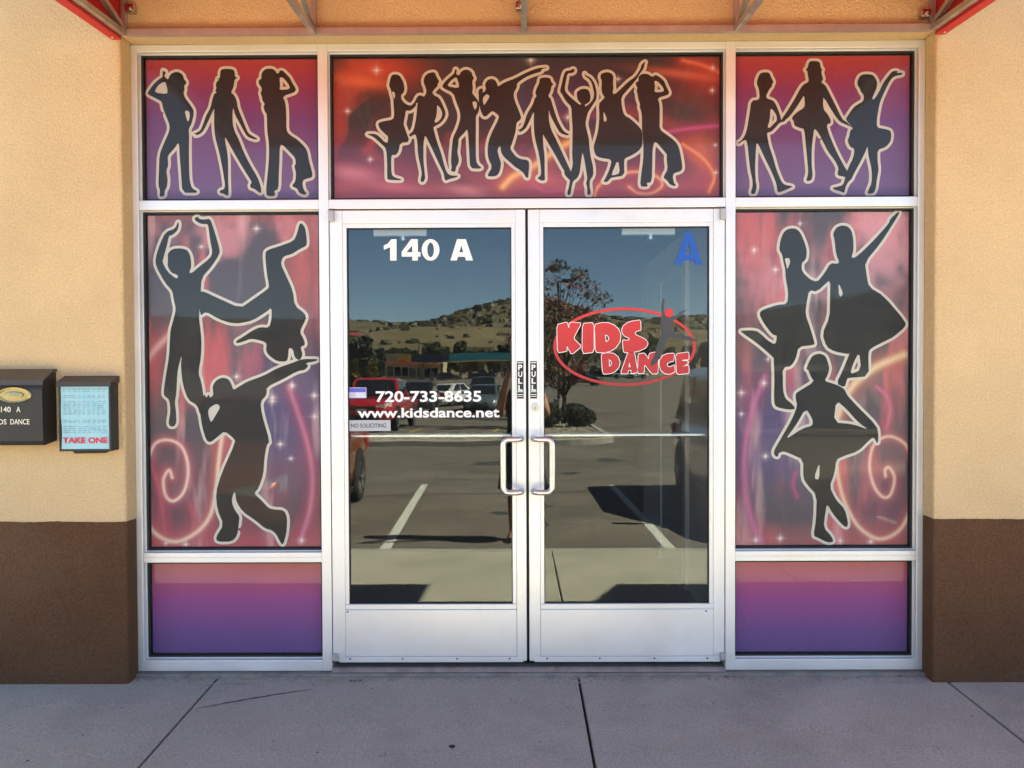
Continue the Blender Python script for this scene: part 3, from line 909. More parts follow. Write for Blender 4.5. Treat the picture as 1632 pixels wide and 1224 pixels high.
def art_right(U, V):
    n1 = fbm(U / 34 + 13, V / 150 + 5, 51); n2 = fbm(U / 70 + 2, V / 90 + 7, 61); n3 = fbm(U / 26, V / 130, 71)
    t = (V - 335) / 538.
    red, pink, dark, vio, plum = S((204, 108, 112)), S((230, 158, 166)), S((92, 84, 92)), S((86, 74, 118)), S((132, 70, 92))
    col = lerp(np.broadcast_to(dark, U.shape + (3,)), red, smooth(.40, .70, n1))
    col = lerp(col, pink, smooth(.42, .72, n2) * smooth(.6, .0, t) * .9)
    col = lerp(col, S((82, 74, 84)), np.exp(-((U - 1182) / 26) ** 2 - ((V - 520) / 60) ** 2) * .8)
    mid = np.exp(-((t - .68) / .17) ** 2) * smooth(1345, 1250, U)
    col = lerp(col, vio, np.clip(mid * 1.1, 0, .92))
    col = lerp(col, S((80, 76, 84)), np.exp(-((U - 1240) / 55) ** 2 - ((V - 815) / 45) ** 2) * .85)
    col = lerp(col, plum, smooth(.5, .9, t) * smooth(1320, 1400, U) * .6 * (.4 + n3))
    col = lerp(col, S((192, 100, 100)), np.clip(smooth(.90, 1.0, t) * .7 * (.5 + n2), 0, .8))
    col = lerp(col, S((238, 200, 202)), smooth(.58, .86, fbm(U / 24 + 11, V / 170 + 9, 211)) * .5)
    sp = conv(C8, [(932, 738), (930, 700), (955, 688), (985, 750), (962, 845), (915, 860), (862, 790), (838, 670), (865, 550), (950, 502), (1040, 540), (1080, 610)])
    big = conv(C8, [(1085, 930), (1020, 1050), (930, 1105), (850, 1095), (760, 1020), (690, 890), (655, 760), (640, 640)])
    diag = conv(C8, [(640, 400), (690, 280), (760, 180), (880, 90), (1040, 20)])
    band = conv(C8, [(220, 150), (150, 330), (105, 560), (100, 800), (140, 1000), (200, 1130)])
    arc = conv(C8, [(880, 210), (935, 260), (960, 340), (940, 450)]); arc2 = conv(C8, [(400, 720), (385, 790), (410, 860)])
    col = swirls(col, U, V, [
        (band, 5, 14, (206, 120, 165), (150, 62, 96), .62), (arc, 3, 8, (214, 120, 150), (190, 80, 110), .7), (arc2, 3, 7, (190, 90, 130), (150, 70, 110), .6),
        (diag, 6, 15, (248, 214, 170), (216, 128, 112), .95), (big, 3.2, 10, (244, 206, 176), (204, 108, 106), 1.0), (sp, 2.4, 7.5, (246, 206, 182), (196, 96, 108), 1.0)])
    st = [(x, y, 5) for x, y in conv(C8, [(213, 188), (80, 245), (222, 620), (310, 1105), (665, 1120), (845, 1125), (165, 1115)]) + conv(C7, [(160, 300), (290, 420)])]
    st += [(x, y, 3.5) for x, y in conv(C8, [(80, 370), (405, 470)]) + conv(C7, [(440, 140), (245, 965)])]
    return stars(col, U, V, st)
def art_centre(U, V):
    cx, cyy = 900., 200.
    wob = fbm(U / 130, V / 60, 81)
    rr = np.sqrt(((U - 930) / 2.4) ** 2 + (V - 250) ** 2)
    n1 = fbm(rr / 26 + wob * 2.2, U / 260, 91); n2 = fbm(U / 90 + 5, V / 40, 101)
    red, dark, plum, vio = S((176, 68, 64)), S((50, 42, 48)), S((132, 62, 92)), S((84, 62, 112))
    col = lerp(np.broadcast_to(dark, U.shape + (3,)), red, smooth(.50, .78, n1) * .9)
    tv = (V - 90) / 225.
    col = lerp(col, S((214, 78, 62)), np.exp(-((U - 600) / 70) ** 2 - ((V - 112) / 26) ** 2) * .9)
    col = lerp(col, S((196, 60, 56)), np.exp(-((U - 1130) / 50) ** 2 - ((V - 120) / 40) ** 2) * .7)
    col = lerp(col, plum, np.clip(smooth(.45, .85, tv) * (.35 + .8 * n2), 0, .9))
    col = lerp(col, vio, np.exp(-((U - 900) / 110) ** 2 - ((V - 165) / 45) ** 2) * .75)
    col = lerp(col, S((64, 60, 66)), np.exp(-((U - 760) / 60) ** 2 - ((V - 125) / 36) ** 2) * .85)
    col = lerp(col, S((64, 56, 62)), np.exp(-((U - 1100) / 46) ** 2 - ((V - 185) / 32) ** 2) * .85)
    col = lerp(col, S((196, 96, 108)), np.clip(smooth(.72, 1.0, tv) * .55 * (.2 + 1.2 * n2), 0, .8))
    for (u0, v0, su, sv, a_, c_) in ((575, 130, 46, 10, .7, (240, 120, 84)), (560, 275, 40, 12, .55, (232, 150, 170)), (745, 305, 30, 9, .6, (240, 160, 160)), (1120, 245, 26, 30, .5, (236, 130, 100)), (640, 300, 60, 8, .4, (220, 120, 140)), (1085, 118, 60, 7, .6, (240, 120, 100)), (850, 285, 60, 16, .45, (230, 120, 120))):
        col = lerp(col, S(c_), np.exp(-((U - u0) / su) ** 2 - ((V - v0 - (U - u0) * .12) / sv) ** 2) * a_)
    s1 = conv(CB, [(1180, 1110), (1260, 1030), (1400, 960), (1560, 850), (1700, 760), (1800, 730)])
    loop = conv(CC, [(930, 1110), (1000, 1160), (1120, 1160), (1200, 1100), (1160, 1030), (1020, 990), (900, 995)])
    a2 = conv(CC, [(650, 1190), (680, 1110), (760, 1040), (860, 1010)])
    a3 = [(1088, 230), (1120, 252), (1138, 280), (1130, 306)]; a4 = [(1088, 96), (1120, 104), (1152, 118)]; a5 = [(1040, 215), (1090, 206), (1150, 200)]
    a6 = conv(CC, [(150, 1090), (260, 1150), (400, 1140)])
    col = swirls(col, U, V, [
        (a4, 3, 9, (232, 120, 96), (206, 76, 62), .9), (a5, 3, 9, (206, 90, 150), (160, 62, 110), .8), (a6, 3, 10, (200, 90, 130), (170, 70, 100), .7),
        (s1, 5, 13, (250, 196, 130), (214, 110, 80), .95), (a2, 2.2, 7, (238, 170, 130), (200, 92, 82), .9), (loop, 2.2, 7, (240, 176, 140), (204, 96, 90), .95),
        (a3, 2.6, 8, (238, 160, 110), (206, 88, 72), .9)])
    st = [(600, 112, 6), (846, 96, 6), (1136, 108, 3.5), (1135, 144, 4), (1140, 231, 3.2), (1141, 275, 3.2), (985, 126, 4), (905, 187, 5), (554, 177, 4), (590, 254, 4)]
    return stars(col, U, V, st)

def film(key, label, px, art, figs, step=.0052, inset=.0025):
    a, b_, c, d = panes[key]
    y = GLY + .0125
    x0, x1, z0, z1 = a + .0145 + inset, b_ - .0145 - inset, c + .0145 + inset, d - .0145 - inset
    root = thing('window_film', label, 'window graphic', ((x0 + x1) / 2, y, z0), group='printed window films')
    nx, nz = max(2, int((x1 - x0) / step)), max(2, int((z1 - z0) / step))
    xs, zs = np.linspace(x0, x1, nx), np.linspace(z0, z1, nz)
    X, Z = np.meshgrid(xs, zs)
    P = np.stack([X, np.full_like(X, y), Z], -1) - np.array(CAM)
    Rm = np.array(ROT)
    Q = P @ Rm
    U = IMG_W / 2 + F_PX * Q[..., 0] / -Q[..., 2]
    V = IMG_H / 2 - F_PX * Q[..., 1] / -Q[..., 2]
    colr = np.clip(art(U, V), 0, 1)
    me = bpy.data.meshes.new('print')
    vs = np.stack([X, np.full_like(X, y), Z], -1).reshape(-1, 3)
    idx = np.arange(nx * nz).reshape(nz, nx)
    fs = np.stack([idx[:-1, :-1], idx[:-1, 1:], idx[1:, 1:], idx[1:, :-1]], -1).reshape(-1, 4)
    me.from_pydata(vs.tolist(), [], fs.tolist())
    at = me.color_attributes.new('Ink', 'FLOAT_COLOR', 'POINT')
    at.data.foreach_set('color', np.concatenate([colr.reshape(-1, 3), np.ones((nx * nz, 1))], 1).astype(np.float32).ravel())
    me.materials.append(M_PRINT)
    link(bpy.data.objects.new('print', me), root)
    mb = MB(); mb.box(a + .013, b_ - .013, y + .001, y + .004, c + .013, d - .013)
    mb.build('film_backing', M_DARK, root)
    for k, (segs, holes) in enumerate(figs):
        yy = y - .0008
        L0 = rounded(px_loop(segs, yy), 1)
        HS = [rounded(px_loop([h], yy), 1) for h in holes]
        flat('dancer_outline', cdt(sum((stroke_polys(l, .0132) for l in [L0] + HS), [])), yy - .00013 * k, M_OUT, root)
        flat('dancer_silhouette', cdt([L0], HS), yy - .0016 - .00013 * k, M_INK, root)
    return root

def F(o, outer, *holes): return ([(*o, outer)], [(*o, h) for h in holes])
def FM(parts, *holes): return ([(*o, p) for o, p in parts], [(*o, h) for o, h in holes])

TL1 = F(CA, [(192, 160), (202, 178), (212, 170), (216, 186), (203, 210), (222, 232), (236, 238), (246, 212), (262, 190), (300, 176), (335, 184), (358, 208), (364, 238), (384, 258), (378, 280), (364, 290), (370, 320), (360, 352), (372, 388), (410, 438), (444, 490), (440, 540), (425, 600), (402, 640), (406, 700), (404, 800), (406, 960), (410, 1060), (430, 1125), (474, 1148), (462, 1160), (350, 1158), (342, 1020), (328, 850), (325, 770), (315, 755), (290, 795), (232, 858), (234, 900), (236, 940), (220, 980), (232, 1050), (226, 1115), (208, 1140), (204, 1186), (166, 1192), (170, 1140), (156, 1100), (160, 1000), (165, 850), (200, 760), (245, 660), (248, 610), (220, 540), (192, 470), (185, 420), (150, 400), (72, 360), (70, 345), (110, 285), (150, 245), (192, 218), (190, 200)],
        [(122, 345), (150, 290), (190, 262), (215, 258), (232, 330), (225, 358)], [(368, 492), (405, 495), (412, 530), (405, 570), (395, 582), (385, 560)])
TL2 = F(CA, [(665, 160), (690, 152), (765, 155), (778, 185), (778, 215), (800, 224), (778, 238), (770, 280), (768, 300), (745, 345), (775, 368), (795, 420), (800, 465), (830, 540), (870, 640), (890, 680), (965, 722), (945, 728), (890, 710), (865, 685), (820, 600), (780, 530), (765, 465), (758, 500), (760, 600), (775, 660), (805, 715), (850, 830), (900, 930), (960, 1030), (990, 1110), (992, 1165), (965, 1150), (938, 1128), (905, 1118), (900, 1098), (915, 1075), (905, 1055), (845, 960), (780, 850), (715, 735), (700, 705), (698, 740), (716, 830), (722, 900), (722, 1050), (728, 1180), (710, 1182), (690, 1168), (655, 1160), (655, 1142), (690, 1130), (698, 1100), (690, 1040), (675, 950), (650, 830), (615, 700), (608, 600), (610, 490), (608, 475), (570, 560), (522, 660), (490, 685), (455, 695), (470, 685), (440, 680), (470, 670), (500, 650), (520, 600), (545, 530), (580, 470), (595, 400), (610, 355), (632, 345), (618, 335), (628, 310), (622, 280), (632, 255), (650, 240), (634, 232), (656, 228), (658, 190)])
TL3 = F(CA, [(1010, 165), (1040, 150), (1085, 152), (1108, 170), (1118, 190), (1135, 188), (1142, 165), (1170, 168), (1195, 195), (1225, 225), (1240, 260), (1278, 320), (1260, 345), (1165, 375), (1190, 430), (1196, 520), (1196, 655), (1225, 690), (1290, 730), (1350, 790), (1368, 830), (1380, 900), (1408, 1000), (1405, 1035), (1360, 1045), (1330, 1060), (1328, 1100), (1340, 1140), (1362, 1165), (1345, 1178), (1300, 1160), (1285, 1125), (1245, 1108), (1245, 1098), (1270, 1065), (1275, 1000), (1260, 940), (1272, 930), (1270, 880), (1235, 840), (1155, 760), (1142, 800), (1140, 900), (1135, 1000), (1132, 1130), (1095, 1145), (1108, 1180), (1080, 1188), (1035, 1182), (1032, 1120), (1045, 1000), (1055, 880), (1055, 760), (1040, 660), (1038, 520), (1020, 500), (1010, 455), (1022, 440), (1000, 405), (998, 385), (986, 345), (998, 325), (992, 300), (972, 275), (972, 245), (995, 232), (992, 200)],
        [(1140, 225), (1160, 220), (1185, 240), (1222, 290), (1222, 318), (1140, 325), (1146, 290)])
C1a = F(CB, [(275, 205), (305, 196), (340, 205), (358, 235), (372, 260), (382, 310), (375, 345), (352, 365), (355, 400), (385, 435), (432, 455), (470, 425), (478, 450), (430, 495), (392, 488), (385, 540), (372, 600), (390, 650), (425, 745), (345, 755), (335, 820), (310, 855), (280, 850), (272, 880), (275, 1010), (300, 1035), (355, 1050), (355, 1058), (245, 1055), (240, 1030), (240, 900), (232, 800), (190, 760), (130, 705), (78, 685), (90, 680), (150, 682), (190, 715), (215, 745), (245, 755), (248, 700), (232, 690), (180, 640), (165, 595), (200, 580), (290, 565), (298, 520), (292, 440), (290, 400), (280, 365), (270, 320), (255, 290), (262, 250)],
        [(276, 345), (292, 335), (305, 355), (303, 385), (295, 400)])
C1b = F(CB, [(570, 190), (595, 182), (628, 180), (640, 215), (665, 255), (650, 275), (650, 295), (630, 310), (605, 345), (625, 370), (660, 385), (685, 430), (720, 515), (700, 565), (665, 600), (615, 625), (620, 650), (645, 745), (680, 840), (700, 920), (725, 1000), (760, 1020), (820, 1020), (800, 1035), (740, 1050), (715, 1062), (705, 1040), (700, 1000), (660, 920), (600, 790), (555, 700), (545, 700), (535, 760), (535, 900), (545, 1000), (550, 1040), (535, 1072), (515, 1072), (512, 1050), (522, 1010), (515, 960), (490, 850), (485, 740), (470, 680), (430, 705), (412, 690), (455, 655), (475, 560), (485, 450), (490, 420), (440, 470), (420, 480), (430, 455), (460, 430), (490, 370), (520, 368), (540, 382), (560, 345), (555, 310), (545, 285), (535, 255), (545, 215)],
        [(645, 445), (668, 465), (690, 510), (680, 555), (645, 590), (622, 585), (640, 540), (645, 490)])
C1c = F(CB, [(795, 150), (808, 168), (800, 190), (812, 205), (830, 200), (838, 178), (870, 158), (905, 162), (930, 185), (932, 205), (948, 230), (935, 245), (932, 270), (938, 310), (930, 350), (960, 385), (985, 420), (990, 460), (985, 500), (960, 540), (962, 600), (960, 750), (962, 900), (980, 935), (1008, 955), (990, 965), (915, 960), (908, 850), (900, 700), (890, 640), (870, 670), (820, 720), (820, 760), (810, 830), (825, 890), (815, 930), (800, 950), (795, 990), (758, 985), (765, 950), (758, 900), (765, 800), (775, 710), (810, 640), (835, 560), (832, 500), (800, 420), (780, 350), (690, 305), (690, 285), (720, 245), (780, 195), (788, 180)],
        [(725, 295), (755, 250), (790, 225), (805, 222), (825, 280), (820, 310)], [(932, 418), (968, 418), (970, 460), (955, 488), (940, 460)])
C1d = F(CB, [(1040, 265), (1060, 240), (1090, 232), (1120, 245), (1135, 275), (1140, 298), (1175, 275), (1200, 260), (1280, 230), (1355, 190), (1425, 160), (1475, 145), (1550, 140), (1490, 158), (1495, 175), (1425, 195), (1365, 220), (1295, 268), (1295, 300), (1268, 350), (1272, 400), (1330, 540), (1325, 565), (1290, 590), (1285, 660), (1255, 760), (1238, 800), (1280, 860), (1320, 885), (1390, 895), (1395, 940), (1390, 1000), (1385, 1040), (1368, 1035), (1350, 1000), (1320, 975), (1280, 950), (1230, 905), (1190, 870), (1165, 830), (1160, 775), (1135, 810), (1150, 870), (1165, 910), (1165, 940), (1150, 1000), (1125, 1025), (1060, 1028), (1058, 1010), (1095, 950), (1060, 880), (1055, 790), (1075, 700), (1150, 550), (1145, 530), (1100, 495), (1080, 505), (1040, 545), (1015, 530), (1000, 490), (985, 440), (985, 380), (980, 330), (1000, 310), (1020, 318), (1015, 345), (1030, 340), (1045, 315), (1035, 290)],
        [(1015, 390), (1050, 355), (1075, 375), (1055, 410), (1025, 455)])
C2a = F(CC, [(210, 228), (250, 222), (290, 228), (300, 262), (318, 280), (300, 292), (295, 330), (272, 375), (295, 395), (310, 450), (345, 560), (375, 620), (400, 660), (448, 688), (425, 695), (370, 675), (340, 625), (290, 530), (280, 480), (278, 560), (295, 640), (345, 740), (400, 860), (455, 980), (480, 1030), (478, 1075), (440, 1050), (405, 1010), (405, 980), (390, 960), (330, 850), (240, 700), (230, 680), (232, 760), (245, 860), (245, 1000), (248, 1060), (215, 1060), (190, 1045), (190, 1035), (215, 1020), (215, 960), (200, 850), (165, 720), (155, 600), (160, 490), (125, 570), (95, 630), (70, 655), (35, 670), (45, 655), (20, 655), (60, 635), (80, 595), (100, 520), (150, 440), (165, 390), (180, 375), (168, 350), (180, 310), (190, 290), (200, 270), (205, 240)])
C2b = F(CC, [(415, 170), (455, 165), (478, 150), (490, 165), (478, 185), (430, 190), (420, 240), (405, 325), (440, 370), (510, 430), (530, 445), (545, 438), (515, 410), (508, 380), (505, 345), (520, 330), (545, 315), (590, 315), (610, 340), (618, 375), (615, 410), (600, 430), (575, 440), (570, 460), (600, 445), (640, 400), (648, 350), (625, 260), (600, 230), (575, 215), (568, 185), (580, 205), (620, 225), (650, 270), (668, 340), (665, 400), (640, 440), (600, 500), (590, 530), (575, 600), (590, 660), (605, 720), (610, 800), (620, 870), (640, 950), (640, 1020), (610, 1060), (612, 1120), (620, 1165), (605, 1182), (590, 1170), (592, 1120), (580, 1080), (592, 1050), (585, 1000), (570, 900), (552, 825), (542, 900), (530, 1000), (510, 1040), (475, 1065), (465, 1110), (455, 1170), (440, 1182), (428, 1165), (440, 1120), (450, 1070), (455, 1000), (475, 930), (468, 860), (470, 750), (472, 640), (465, 540), (462, 460), (420, 420), (380, 350), (368, 335), (385, 270), (398, 210)])
C2c = F(CC, [(720, 185), (760, 178), (795, 195), (805, 225), (800, 260), (805, 310), (795, 350), (815, 360), (860, 320), (920, 260), (985, 215), (1025, 150), (1030, 120), (1065, 90), (1055, 120), (1050, 150), (1020, 190), (990, 240), (930, 310), (868, 380), (870, 450), (890, 530), (940, 555), (1030, 640), (1040, 690), (1040, 775), (1010, 820), (945, 860), (895, 880), (890, 920), (893, 1020), (800, 1035), (780, 1040), (755, 1072), (720, 1070), (740, 1040), (775, 960), (790, 890), (720, 880), (680, 870), (655, 850), (640, 790), (665, 710), (682, 640), (690, 540), (685, 440), (700, 420), (735, 385), (715, 360), (705, 320), (710, 250), (697, 225), (700, 200)],
        [(722, 490), (755, 570), (725, 588)], [(840, 885), (858, 1000), (800, 1020), (788, 1010)])
C2d = F(CC, [(1005, 215), (1040, 192), (1085, 195), (1110, 215), (1130, 215), (1145, 200), (1180, 220), (1215, 250), (1235, 300), (1258, 345), (1245, 365), (1160, 390), (1180, 440), (1180, 560), (1178, 645), (1240, 690), (1300, 735), (1335, 785), (1355, 880), (1365, 960), (1350, 985), (1295, 1000), (1285, 1030), (1295, 1080), (1315, 1100), (1295, 1105), (1260, 1090), (1240, 1060), (1212, 1040), (1215, 1020), (1245, 970), (1235, 880), (1240, 850), (1215, 820), (1140, 735), (1122, 800), (1120, 900), (1115, 1075), (1070, 1080), (1085, 1105), (1060, 1112), (1020, 1105), (1030, 1000), (1045, 900), (1048, 770), (1035, 640), (1035, 540), (1030, 500), (1015, 460), (1022, 445), (1005, 400), (998, 350), (990, 330), (1000, 310), (985, 280), (985, 262), (1008, 255)],
        [(1135, 248), (1165, 255), (1212, 310), (1212, 340), (1135, 345), (1142, 300)])
TR1 = F(CD, [(240, 190), (270, 180), (315, 182), (328, 215), (352, 262), (338, 275), (338, 295), (318, 315), (288, 375), (300, 395), (345, 408), (370, 440), (405, 530), (412, 570), (440, 565), (445, 578), (400, 590), (370, 625), (330, 665), (298, 670), (300, 700), (315, 780), (350, 880), (370, 960), (415, 1070), (440, 1095), (510, 1108), (490, 1118), (440, 1140), (390, 1158), (380, 1140), (375, 1090), (340, 1000), (280, 880), (225, 760), (210, 760), (205, 850), (200, 960), (205, 1060), (215, 1110), (200, 1165), (180, 1170), (165, 1160), (180, 1110), (180, 1060), (160, 970), (150, 880), (140, 780), (128, 725), (90, 745), (75, 760), (55, 755), (85, 740), (115, 700), (135, 640), (155, 520), (170, 410), (230, 405), (238, 370), (230, 310), (215, 280), (218, 240)],
        [(325, 475), (345, 485), (375, 530), (378, 575), (350, 600), (320, 632), (300, 628), (320, 570)])
TR2 = F(CD, [(640, 95), (665, 88), (725, 92), (735, 150), (750, 155), (738, 172), (745, 210), (755, 235), (735, 265), (765, 280), (785, 310), (840, 420), (910, 565), (940, 580), (1000, 635), (950, 610), (890, 585), (840, 520), (755, 375), (752, 430), (758, 485), (790, 520), (815, 565), (815, 595), (780, 605), (800, 680), (850, 800), (900, 900), (950, 985), (975, 1020), (990, 1050), (960, 1052), (930, 1030), (875, 1020), (870, 1000), (880, 960), (850, 900), (790, 820), (760, 760), (720, 680), (682, 632), (672, 700), (660, 800), (660, 940), (668, 1010), (660, 1055), (635, 1065), (615, 1060), (620, 1045), (632, 1000), (630, 950), (615, 800), (600, 640), (570, 635), (520, 615), (515, 580), (495, 550), (545, 500), (590, 475), (605, 450), (600, 360), (560, 430), (490, 530), (440, 575), (412, 580), (420, 555), (460, 500), (520, 400), (575, 300), (600, 275), (638, 258), (628, 200), (625, 170), (608, 160), (625, 148)])
TR3 = F(CD, [(1055, 205), (1100, 195), (1155, 200), (1180, 230), (1192, 260), (1190, 300), (1170, 350), (1150, 395), (1165, 405), (1205, 345), (1240, 270), (1295, 195), (1320, 170), (1365, 170), (1345, 185), (1400, 185), (1395, 200), (1330, 212), (1295, 250), (1260, 320), (1215, 420), (1200, 500), (1190, 560), (1190, 630), (1260, 642), (1300, 655), (1308, 690), (1300, 745), (1260, 790), (1195, 810), (1195, 900), (1205, 970), (1190, 1050), (1180, 1130), (1160, 1165), (1112, 1168), (1120, 1140), (1148, 1080), (1150, 980), (1120, 850), (1115, 775), (1095, 830), (1050, 920), (1000, 1010), (985, 1045), (950, 1080), (930, 1130), (925, 1160), (900, 1150), (850, 1135), (825, 1120), (880, 1108), (915, 1095), (935, 1030), (955, 960), (1000, 870), (1008, 800), (975, 790), (950, 740), (965, 700), (975, 650), (1000, 635), (935, 565), (950, 540), (1000, 465), (1040, 438), (1075, 420), (1085, 390), (1080, 360), (1060, 340), (1050, 310), (1035, 290), (1030, 255)])
BL1 = FM([(C5, [(245, 125), (250, 150), (240, 185), (205, 212), (190, 212), (175, 280), (155, 350), (150, 375), (178, 430), (230, 474), (247, 468), (238, 450), (205, 440), (180, 400), (184, 350), (180, 330), (195, 305), (220, 292), (265, 290), (300, 300), (318, 330), (325, 370), (325, 405), (312, 440), (330, 440), (370, 405), (440, 350), (455, 315), (440, 240), (430, 160), (425, 142), (385, 142), (350, 122), (345, 105), (365, 97), (375, 112), (405, 115), (440, 108), (465, 180), (500, 300), (495, 330), (450, 400), (388, 470), (382, 575), (372, 710), (378, 760), (388, 850), (385, 950), (368, 1050), (385, 1100)]),
          (C6, [(415, 215), (430, 330), (390, 320), (375, 262), (315, 225), (282, 130), (270, 15)]), (C5, [(268, 935), (245, 1020)]),
          (C6, [(248, 60), (242, 190), (232, 240), (240, 300), (242, 370), (228, 393), (202, 393), (192, 370), (205, 300), (198, 225), (165, 200), (162, 170), (178, 60)]),
          (C5, [(190, 950), (195, 850), (198, 790), (218, 720), (232, 660), (218, 600), (210, 550), (165, 500), (110, 400), (107, 350), (135, 260), (170, 190), (228, 170)])])
BL2 = F(C5, [(985, 140), (1000, 138), (1020, 165), (1030, 240), (1028, 275), (985, 295), (940, 325), (885, 340), (870, 385), (900, 450), (945, 550), (955, 640), (1020, 690), (1025, 720), (985, 800), (1010, 840), (1020, 880), (990, 890), (1005, 940), (985, 975), (955, 955), (945, 905), (920, 895), (915, 960), (905, 980), (850, 980), (800, 945), (780, 915), (785, 870), (760, 855), (690, 840), (640, 860), (600, 870), (598, 855), (640, 830), (700, 790), (745, 770), (800, 775), (815, 720), (815, 650), (780, 680), (700, 730), (620, 748), (560, 745), (490, 720), (415, 675), (378, 705), (372, 560), (395, 550), (480, 590), (625, 655), (690, 610), (790, 540), (800, 520), (785, 440), (775, 320), (790, 300), (870, 275), (950, 245), (970, 200)])
BL3 = FM([(C6, [(470, 140), (490, 105), (530, 85), (570, 95), (590, 130), (600, 165), (640, 140), (690, 110), (790, 75)]), (C5, [(853, 1019), (950, 985), (1000, 965), (1100, 965), (1085, 978), (1020, 990), (1040, 1005), (1020, 1030), (970, 1040), (880, 1090)]),
          (C6, [(810, 145), (810, 195), (770, 240), (780, 320), (830, 490), (810, 510), (795, 600), (790, 690), (760, 780), (730, 815), (770, 850), (820, 905), (850, 915), (920, 920), (940, 970), (935, 1060), (915, 1135), (900, 1130), (870, 1070), (840, 1045), (800, 1035), (740, 985), (660, 930), (620, 870), (610, 800), (595, 830), (590, 870), (610, 920), (640, 960), (635, 1000), (625, 1080), (590, 1118), (500, 1118), (490, 1090), (540, 1010), (500, 920), (490, 810), (525, 690), (615, 490), (600, 465), (545, 422), (500, 460), (455, 495), (430, 480), (405, 400), (390, 300), (400, 220), (420, 190), (430, 215), (445, 190), (455, 215), (475, 195), (472, 170)])],
         (C6, [(445, 280), (495, 248), (520, 270), (485, 330), (460, 372), (442, 320)]))
BR1 = FM([(C7, [(370, 170), (410, 168), (440, 190), (470, 260), (482, 310), (475, 360), (450, 378), (450, 430), (500, 480), (545, 495), (600, 450), (615, 480), (545, 555), (495, 545), (480, 620), (472, 690), (500, 770), (530, 870), (520, 880), (430, 890), (415, 960), (385, 1010), (340, 1015), (330, 1080)]),
          (C8, [(325, 100), (325, 230), (340, 280), (380, 310), (400, 340), (360, 345), (285, 330), (272, 300), (275, 150), (270, 40)]),
          (C7, [(285, 965), (250, 930), (180, 870), (80, 800), (80, 792), (170, 790), (210, 820), (240, 850), (290, 880), (300, 820), (275, 820), (220, 750), (190, 690), (210, 665), (300, 635), (362, 630), (368, 560), (352, 470), (350, 420), (340, 380), (330, 325), (312, 300), (320, 240), (340, 190)])],
         (C7, [(345, 350), (375, 350), (380, 375), (362, 420), (355, 390)]))
BR2 = FM([(C7, [(690, 150), (730, 155), (755, 185), (765, 240), (765, 310), (752, 345), (770, 350), (820, 310), (900, 230), (980, 140), (990, 110), (1040, 65), (1045, 75), (1025, 110), (1000, 150), (930, 260), (835, 375), (845, 450), (858, 525), (950, 580), (1085, 740), (1080, 770), (1010, 830), (970, 850), (870, 900), (855, 930), (860, 1070), (740, 1080)]),
          (C8, [(705, 160), (690, 215), (640, 190), (680, 110), (720, 10)]),
          (C7, [(735, 935), (650, 920), (600, 890), (575, 810), (620, 710), (622, 600), (625, 480), (580, 520), (550, 548), (510, 520), (545, 495), (590, 440), (625, 380), (665, 385), (680, 375), (660, 330), (650, 240), (640, 200), (660, 165)])],
         (C7, [(672, 495), (705, 570), (678, 590)]), (C7, [(800, 920), (812, 1030), (745, 1060), (760, 1000)]))
BR3 = F(C8, [(480, 60), (500, 25), (540, 12), (575, 25), (590, 60), (600, 100), (590, 140), (570, 175), (620, 190), (660, 205), (690, 225), (705, 260), (760, 320), (880, 440), (890, 500), (885, 550), (860, 505), (830, 530), (770, 590), (680, 620), (640, 640), (630, 720), (600, 800), (640, 880), (690, 930), (710, 1010), (705, 1040), (680, 1030), (620, 960), (585, 900), (575, 960), (565, 1040), (610, 1090), (625, 1125), (590, 1130), (530, 1100), (505, 1090), (520, 1000), (525, 850), (470, 790), (445, 750), (445, 640), (380, 610), (330, 590), (300, 600), (295, 625), (275, 615), (270, 590), (310, 520), (380, 400), (410, 320), (400, 280), (400, 250), (420, 235), (510, 180), (490, 150), (475, 110), (462, 105)],
        [(460, 335), (500, 400), (500, 440), (440, 455), (335, 525), (400, 440)], [(640, 290), (700, 340), (770, 420), (835, 465), (740, 430), (625, 420)], [(542, 650), (540, 760), (508, 750)])

G_TOP = [(0, (196, 70, 64)), (.08, (178, 62, 74)), (.26, (142, 54, 104)), (.46, (118, 62, 126)), (.72, (118, 80, 132)), (1, (114, 90, 138))]
G_LOW = [(0, (186, 74, 82)), (.14, (186, 76, 112)), (.42, (160, 76, 146)), (.75, (126, 84, 148)), (1, (112, 86, 144))]
film('tl', 'red to purple window film with three posing dancer silhouettes, upper left window', None, lambda U, V: art_grad(U, V, 89, 316, G_TOP), [TL1, TL2, TL3], .012)
film('tc', 'wide red swirl window film with eight dancer silhouettes above the doors', None, art_centre, [C1a, C1b, C1c, C1d, C2a, C2b, C2c, C2d])
film('tr', 'red to purple window film with three girls holding hands, upper right window', None, lambda U, V: art_grad(U, V, 85, 314, G_TOP), [TR1, TR2, TR3], .012)
film('bl', 'tall pink nebula window film with a hand-standing dancer, left of the doors', None, art_left, [BL1, BL2, BL3])
film('br', 'tall pink nebula window film with skirted ballet girls, right of the doors', None, art_right, [BR1, BR2, BR3])
film('ll', 'plain magenta to purple window film low on the left, beside the left door', None, lambda U, V: art_grad(U, V, 899, 1046, G_LOW), [], .012)
film('lr', 'plain magenta to purple window film low on the right, beside the right door', None, lambda U, V: art_grad(U, V, 897, 1044, G_LOW), [], .012)
